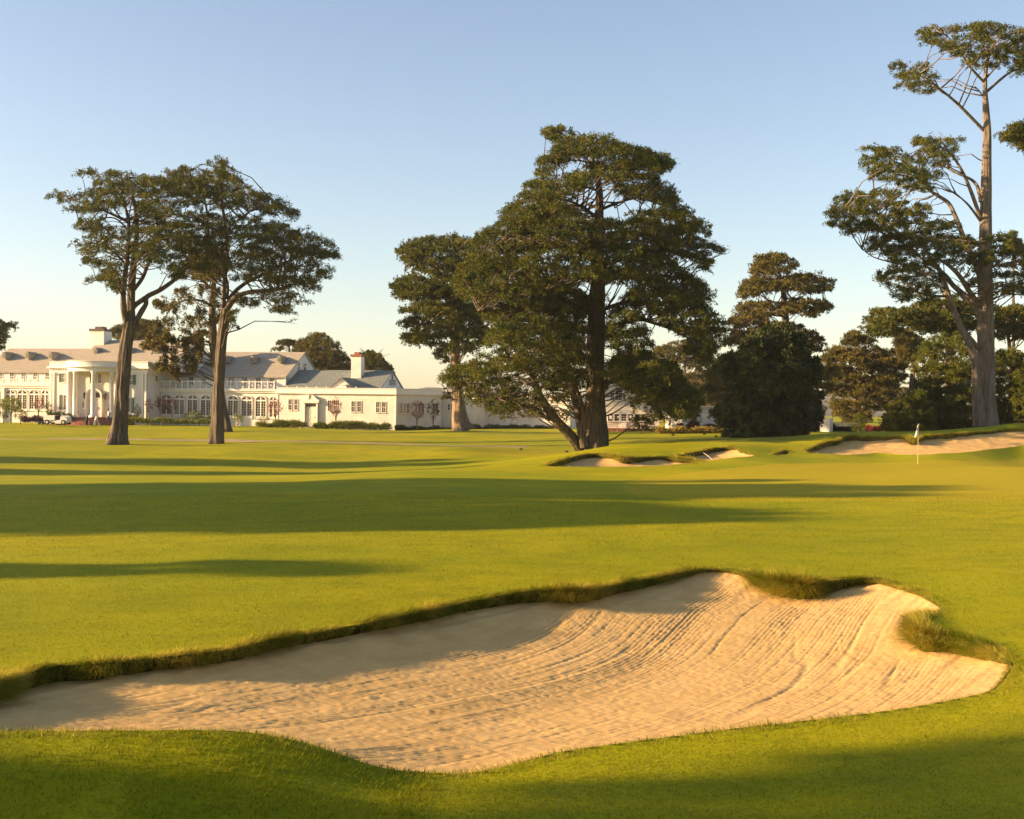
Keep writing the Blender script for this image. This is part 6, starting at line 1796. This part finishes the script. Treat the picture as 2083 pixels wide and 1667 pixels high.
# ------------------------------------------------------------------ flag on the green
fp = hit(1867, 945, 50, 80); fz0 = float(G(np.array([fp[0]]), np.array([fp[1]]))[0])
FL_ = empty("flagstick", (fp[0], fp[1], fz0), "slim pale flagstick with a limp white flag on the green", "flagstick")
fh = float(P(1866, 862, fp[1])[2] - fz0)
M_POLE = mat("flag_pole", (.55, .42, .16), .5, .3); M_FLAG = mat("flag_cloth", (.85, .83, .8), .8, .1)
part("pole", M_POLE, lambda mb: mb.tube([(0, 0, -.05), (0, 0, fh * .5), (.02, 0, fh)], [.014, .012, .010], 8), FL_)
def flagc(mb):
    n, m_ = 8, 7
    for k, off in enumerate((0, .008)):
        vs = [(-.17 * (j / m_) * (.35 + .65 * (i / n)) + .01, .05 * math.sin(j * 1.6 + i * .3) * (j / m_) + off, fh - .03 - .56 * (i / n) - .10 * (j / m_)) for i in range(n + 1) for j in range(m_ + 1)]
        mb.add(vs, [(i * (m_ + 1) + j, i * (m_ + 1) + j + 1, (i + 1) * (m_ + 1) + j + 1, (i + 1) * (m_ + 1) + j) for i in range(n) for j in range(m_)])
fo = part("flag", M_FLAG, flagc, FL_, True)
part("emblem", M_IRON, lambda mb: mb.add([(-.05 + .028 * math.cos(a), -.055, fh - .3 + .04 * math.sin(a)) for a in np.linspace(0, 6.283, 11)[:-1]], [tuple(range(10))]), fo)

# bunker rake
ra = P(1429, 920.5, 66.5); rb_ = P(1449, 937, 60.8)
RK = empty("bunker_rake", rb_, "bunker rake leaning on the lip of the middle far bunker", "rake")
ra = ra - rb_
part("shaft", M_STONE, lambda mb: mb.tube([(0, 0, .03), tuple(ra * .5 + np.array([0, 0, .05])), tuple(ra)], .012, 6), RK)
part("rake_head", M_IRON, lambda mb: (mb.box(ra[0] - .3, ra[0] + .3, ra[1] - .03, ra[1] + .03, ra[2] - .03, ra[2] + .03), [mb.box(ra[0] - .28 + .08 * k, ra[0] - .26 + .08 * k, ra[1] - .02, ra[1] + .02, ra[2] - .12, ra[2] - .03) for k in range(8)]), RK)

# tee markers: small dark blocks
M_TEE = mat("tee_block", (.035, .028, .025), .6, .3)
for px, py, d, lb in [(1060, 916, 82, "dark tee marker block left of the great trunk, out on the lawn"), (1153, 921, 78, "dark tee marker block nearest the great trunk"), (1369, 887, 108, "dark tee marker block by the yellow flower bed, left one"), (1433, 885, 110, "dark tee marker block farthest up the lawn by the purple hedge"), (1456, 890, 104, "dark tee marker block close to the round dark tree")]:
    p = hit(px, py, d - 20, d + 30); z = float(G(np.array([p[0]]), np.array([p[1]]))[0]); s_ = p[1] / FPX
    o = empty("tee_marker", (p[0], p[1], z), lb, "tee marker", "tee markers on the far lawn")
    def tm(mb): mb.box(-3 * s_, 3 * s_, -.06, .06, .03, 3 * s_); mb.box(-2.5 * s_, -1.8 * s_, -.05, .05, -.03, .028); mb.box(1.8 * s_, 2.5 * s_, -.05, .05, -.03, .028)
    part("body", M_TEE, tm, o); part("top_plate", M_IRON, lambda mb: mb.box(-3.3 * s_, 3.3 * s_, -.075, .075, 3 * s_ + .002, 3.5 * s_), o)

# practice pins on the putting lawn
for i, (px, py, h_) in enumerate([(20, 869, 14), (129, 868, 13), (181, 867, 12), (200, 871, 12), (305, 871, 12), (327, 868, 11), (391, 872, 10), (420, 868, 10), (482, 875, 11)]):
    p = hit(px, py, 80, 150); z = float(G(np.array([p[0]]), np.array([p[1]]))[0]); h = h_ * p[1] / FPX
    lbs = ["practice pin nearest the left edge", "practice pin before the parked cart", "practice pin before the portico steps, beside the dark bag", "practice pin just left of the standing person", "practice pin under the right shutter", "practice pin under the plum sapling", "practice pin before the yellow-green shrub", "practice pin close to the double trunks, left", "practice pin right of the double trunks"]
    o = empty("practice_pin", (p[0], p[1], z), "thin " + lbs[i], "practice pin", "practice pins on the putting lawn")
    part("rod", M_POLE, lambda mb: mb.tube([(0, 0, -.03), (0, 0, h)], .012, 5), o)
    part("number_disc", M_IRON, lambda mb: mb.lathe([(.02, h - .06), (.05, h - .03), (.05, h + .03), (.02, h + .06)], 0, 0, 8), o)

# ------------------------------------------------------------------ utility cart, golf bags, person, urns
c = P(118, 863.5, 133.0); s_ = 133 / FPX
CART = empty("utility_cart", c, "white utility cart with boxed rear bed parked left of the portico steps", "cart", None, R(-6))
M_RUB = mat("tyre_rubber", (.02, .02, .02), .8, .2); M_SEAT = mat("dark_seat", (.05, .045, .045), .7, .2)
def cbody(mb):
    mb.box(-1.35, 1.3, -.6, .6, .22, .36)
    mb.prism([(.55, .36), (1.32, .36), (1.36, .5), (1.28, .72), (.95, .84), (.62, .88), (.55, .8)], -.6, .6)
    mb.box(-.05, .55, -.58, .58, .362, .48)
part("body", M_TRIM, cbody, CART)
part("cargo_box", M_TRIM, lambda mb: (mb.box(-1.4, -.1, -.64, .64, .45, .5), mb.box(-1.4, -.1, -.64, -.6, .502, 1.0), mb.box(-1.4, -.1, .6, .64, .502, 1.0), mb.box(-1.4, -1.36, -.598, .598, .502, 1.0), mb.box(-.14, -.1, -.598, .598, .502, 1.0), mb.box(-1.38, -.12, -.59, .59, .9, .97)), CART)
part("seat", M_SEAT, lambda mb: (mb.box(-.02, .42, -.52, .52, .482, .66), mb.box(-.08, .04, -.52, .52, .662, 1.0)), CART)
part("windshield_frame", M_TRIM, lambda mb: (mb.tube([(.95, -.55, .84), (.6, -.55, 1.35)], .025, 6), mb.tube([(.95, .55, .84), (.6, .55, 1.35)], .025, 6), mb.tube([(.6, -.55, 1.35), (.6, .55, 1.35)], .025, 6)), CART)
part("steering_wheel", M_IRON, lambda mb: (mb.tube([(.78, -.25, .85), (.58, -.25, 1.0)], .02, 6), mb.tube([(.58 + .05 * math.cos(a), -.25 + .17 * math.sin(a), 1.0 + .13 * math.cos(a)) for a in np.linspace(0, 6.283, 13)], .016, 5)), CART)
for wx in (-.95, .95):
    for wy in (-.6, .6):
        y0, y1 = (wy - .1, wy + .1)
        wo = part("wheel", M_RUB, lambda mb: mb.prism([(wx + .27 * math.cos(a), .24 + .27 * math.sin(a)) for a in np.linspace(6.283, 0, 21)[:-1]], y0, y1), CART)
        part("rim", M_STONE, lambda mb: mb.prism([(wx + .14 * math.cos(a), .24 + .14 * math.sin(a)) for a in np.linspace(6.283, 0, 13)[:-1]], y0 - .012, y1 + .012), wo)
part("headlight", M_GLASS, lambda mb: (mb.box(1.33, 1.37, -.5, -.32, .5, .6), mb.box(1.33, 1.37, .32, .5, .5, .6)), CART)
c = P(84, 863, 134.0)
TRL = empty("mower_trailer", c, "low dark trailer frame just left of the white utility cart", "trailer", None, R(-6))
part("deck", M_IRON, lambda mb: (mb.box(-.5, .45, -.4, .4, .16, .24), mb.tube([(.45, 0, .2), (.9, 0, .2)], .03, 6), mb.box(-.5, -.46, -.4, .4, .242, .4)), TRL)
for wy in (-.42, .42): part("wheel", M_RUB, lambda mb: mb.prism([(.17 * math.cos(a), .12 + .17 * math.sin(a)) for a in np.linspace(6.283, 0, 17)[:-1]], wy - .05, wy + .05), TRL)

for px, py, lb, colr in [(176, 864.5, "dark golf bag standing before the portico steps", (.03, .03, .035)), (192, 864.5, "pale golf bag on splayed stand legs, right of the dark bag", (.6, .56, .5))]:
    c = P(px, py, 131.0)
    o = empty("golf_bag", c, lb, "golf bag", None, R(10))
    mb_ = mat("bag_cloth_%d" % int(colr[0] * 100), colr, .7, .2)
    ln = .25 if colr[0] > .1 else .06
    part("bag", mb_, lambda mb: mb.tube([(0, 0, -.02), (ln * .4, .03, .45), (ln, .06, .9)], [.13, .14, .13], 10), o)
    part("pocket", mb_, lambda mb: mb.box(ln * .3 - .09, ln * .3 + .09, -.2, -.1, .15, .5), o)
    part("clubs", M_STONE, lambda mb: [(mb.tube([(ln + .05 * math.cos(k), .06 + .05 * math.sin(k), .88), (ln * 1.3 + .08 * math.cos(k), .08 + .07 * math.sin(k), 1.12 + .05 * (k % 3))], .012, 4), mb.box(ln * 1.3 + .08 * math.cos(k) - .04, ln * 1.3 + .08 * math.cos(k) + .04, .05 + .07 * math.sin(k), .10 + .07 * math.sin(k), 1.11 + .05 * (k % 3), 1.17 + .05 * (k % 3))) for k in range(5)], o)
    if ln > .1:
        for sy in (-1, 1): part("stand_leg", M_TRIM, lambda mb: mb.tube([(ln * .85, .05, .78), (.55, sy * .25, -.02)], .022, 5), o)

# person: one continuous skinned body, clothes coloured on it
def person(px, py, d, rz):
    c = P(px, py, d); gz = float(c[2])
    root = empty("person", (c[0], c[1], gz), "person in a light shirt, dark trousers and dark cap, standing right of the portico steps", "person", None, rz)
    J = [((0, 0, .93), .135), ((0, .0, 1.12), .125), ((0, .01, 1.33), .155), ((0, .0, 1.46), .07), ((0, -.02, 1.53), .055), ((0, -.04, 1.63), .105), ((0, -.035, 1.73), .085),
         ((.19, 0, 1.40), .065), ((.27, -.04, 1.13), .05), ((.2, -.26, 1.0), .038), ((.14, -.34, .98), .032),
         ((-.19, 0, 1.40), .065), ((-.26, .0, 1.12), .05), ((-.25, -.1, .88), .038), ((-.25, -.12, .8), .032),
         ((.1, 0, .86), .10), ((.12, -.03, .48), .07), ((.12, .02, .09), .048), ((.13, -.15, .035), .035),
         ((-.1, 0, .86), .10), ((-.13, -.01, .48), .07), ((-.14, .04, .09), .048), ((-.15, -.13, .035), .035)]
    E = [(0, 1), (1, 2), (2, 3), (3, 4), (4, 5), (5, 6), (2, 7), (7, 8), (8, 9), (9, 10), (2, 11), (11, 12), (12, 13), (13, 14), (0, 15), (15, 16), (16, 17), (17, 18), (0, 19), (19, 20), (20, 21), (21, 22)]
    for b, sg in ((10, 1), (14, -1)):       # five fingers on each hand
        p = np.array(J[b][0]); dr_ = p - np.array(J[b - 1][0]); dr_ /= np.linalg.norm(dr_)
        sd = np.cross(dr_, (1, 0, 0)); sd /= np.linalg.norm(sd)
        for q, (o_, l_) in enumerate(((-.030, .07), (-.011, .085), (.010, .08), (.030, .062), (-.045, .03))):
            a = p + sd * o_ + dr_ * (.02 if q < 4 else -.01); e = a + dr_ * l_ * .6 + sd * (0 if q < 4 else -.02); f_ = e + dr_ * l_ * .35 + np.array([-.015 * sg, 0, -.012])
            i0 = len(J); J += [(tuple(a), .010), (tuple(e), .009), (tuple(f_), .007)]; E += [(b, i0), (i0, i0 + 1), (i0 + 1, i0 + 2)]
    me = bpy.data.meshes.new("body"); me.from_pydata([j[0] for j in J], E, [])
    o = bpy.data.objects.new("body", me); COL.objects.link(o)
    sk = o.modifiers.new("skin", 'SKIN'); sk.use_smooth_shade = True
    for i, j in enumerate(J):
        me.skin_vertices[0].data[i].radius = (j[1], j[1] * (.75 if i in (1, 2, 0) else 1))
    me.skin_vertices[0].data[0].use_root = True
    sb = o.modifiers.new("sub", 'SUBSURF'); sb.levels = 2; sb.render_levels = 2
    dg = bpy.context.evaluated_depsgraph_get(); m2 = bpy.data.meshes.new_from_object(o.evaluated_get(dg))
    bpy.data.objects.remove(o)
    skin = mat("skin", (.5, .3, .2), .6, .2); shirt = mat("shirt_cloth", (.62, .58, .52), .8, .1); trs = mat("trouser_cloth", (.03, .03, .04), .8, .1); shoe = mat("shoe_leather", (.05, .03, .02), .5, .3)
    m2.materials.clear()
    for m in (skin, shirt, trs, shoe): m2.materials.append(m)
    for p in m2.polygons:
        z = p.center.z; x = abs(p.center.x); y = p.center.y
        p.material_index = 3 if z < .08 and y < .2 and x < .3 and z < .075 else 2 if (z < .97 and x < .22 and y > -.2) else 0 if (z > 1.48 or (x > .2 and z < 1.05) or y < -.22) else 1
        p.use_smooth = True
    b = bpy.data.objects.new("body", m2); COL.objects.link(b); b.parent = root
    def cap_(mb):
        mb.lathe([(.105, 1.70), (.112, 1.74), (.10, 1.80), (.05, 1.835), (.01, 1.84)], 0, -.035, 14); mb.slab([(-.08, -.12), (.08, -.12), (.06, -.24), (-.06, -.24)], 1.70, 1.715)
    part("cap", M_IRON, cap_, root, True)
    def face(mb):
        mb.prism([(-.012, 1.60), (.012, 1.60), (0, 1.655)], -.165, -.13)
        for sx in (-1, 1): mb.box(sx * .105 - .012, sx * .105 + .012, -.06, -.02, 1.60, 1.67)
    part("nose_and_ears", skin, face, root)
    part("face_marks", M_IRON, lambda mb: (mb.box(-.05, -.028, -.146, -.135, 1.645, 1.66), mb.box(.028, .05, -.146, -.135, 1.645, 1.66), mb.box(-.03, .03, -.143, -.135, 1.572, 1.58)), root)


person(220.5, 864, 135.0, R(-60))
for px, py, lb in [(158, 849, "stone urn at the left of the portico door"), (219.5, 851, "stone urn at the right of the portico door")]:
    x, z = ow(px, py, ym0 - 1.5)
    wp = BC + np.array([*(x * _t + (ym0 - 1.5) * _bk), z])
    o = empty("urn", wp, lb, "urn", "urns on the portico", 0)
    part("bowl", M_STONE, lambda mb: mb.lathe([(.2, 0), (.2, .08), (.09, .14), (.08, .3), (.22, .42), (.27, .62), (.3, .68), (.24, .68)], 0, 0, 14), o)
    part("soil", M_THATCH, lambda mb: mb.lathe([(.22, .6), (.12, .70), (.02, .73)], 0, 0, 10), o)
pw0 = P(84, 853, 141.0); pw1 = P(142, 853, 140.5)
PWL = empty("planter_wall", pw0, "low white planter wall between the cart and the portico steps", "wall", None, math.atan2(pw1[1] - pw0[1], pw1[0] - pw0[0]))
part("wall", M_WHITE, lambda mb: mb.box(0, float(np.hypot(*(pw1 - pw0)[:2])), -.2, .2, -.5, .36), PWL)
part("coping", M_TRIM, lambda mb: mb.box(-.05, float(np.hypot(*(pw1 - pw0)[:2])) + .05, -.26, .26, .363, .45), PWL)
# tree stakes of a bare trellis by the block's corner
tc = P(781, 874.5, 137.5)
TRR = empty("trellis", tc, "thin white wire trellis by the last twin windows", "trellis", None, YAW)
part("stakes", M_TRIM, lambda mb: [mb.tube([(x, 0, -.4), (x, 0, 1.8)], .022, 5) for x in (-.3, 0, .3)], TRR)
part("hoop", M_TRIM, lambda mb: mb.tube([(-.3 + .6 * k / 8, 0, 1.8 + .22 * math.sin(math.pi * k / 8)) for k in range(9)], .02, 5), TRR)

# ------------------------------------------------------------------ morning haze
M_HAZE = bpy.data.materials.new("haze_air"); M_HAZE.use_nodes = True
nt = M_HAZE.node_tree; nt.nodes.clear()
ou = nt.nodes.new("ShaderNodeOutputMaterial"); pv = nt.nodes.new("ShaderNodeVolumePrincipled")
pv.inputs["Color"].default_value = (0.93, 0.94, 0.96, 1); pv.inputs["Density"].default_value = 0.00013; pv.inputs["Anisotropy"].default_value = 0.2
nt.links.new(pv.outputs[0], ou.inputs["Volume"])
hz = MB(); hz.box(-2300, 2300, -500, 2300, -9, 46); hz = hz.build("haze", M_HAZE)
tag(hz, "thin pale morning haze over the course", "haze", None, "stuff")
S.cycles.volume_bounces = 0
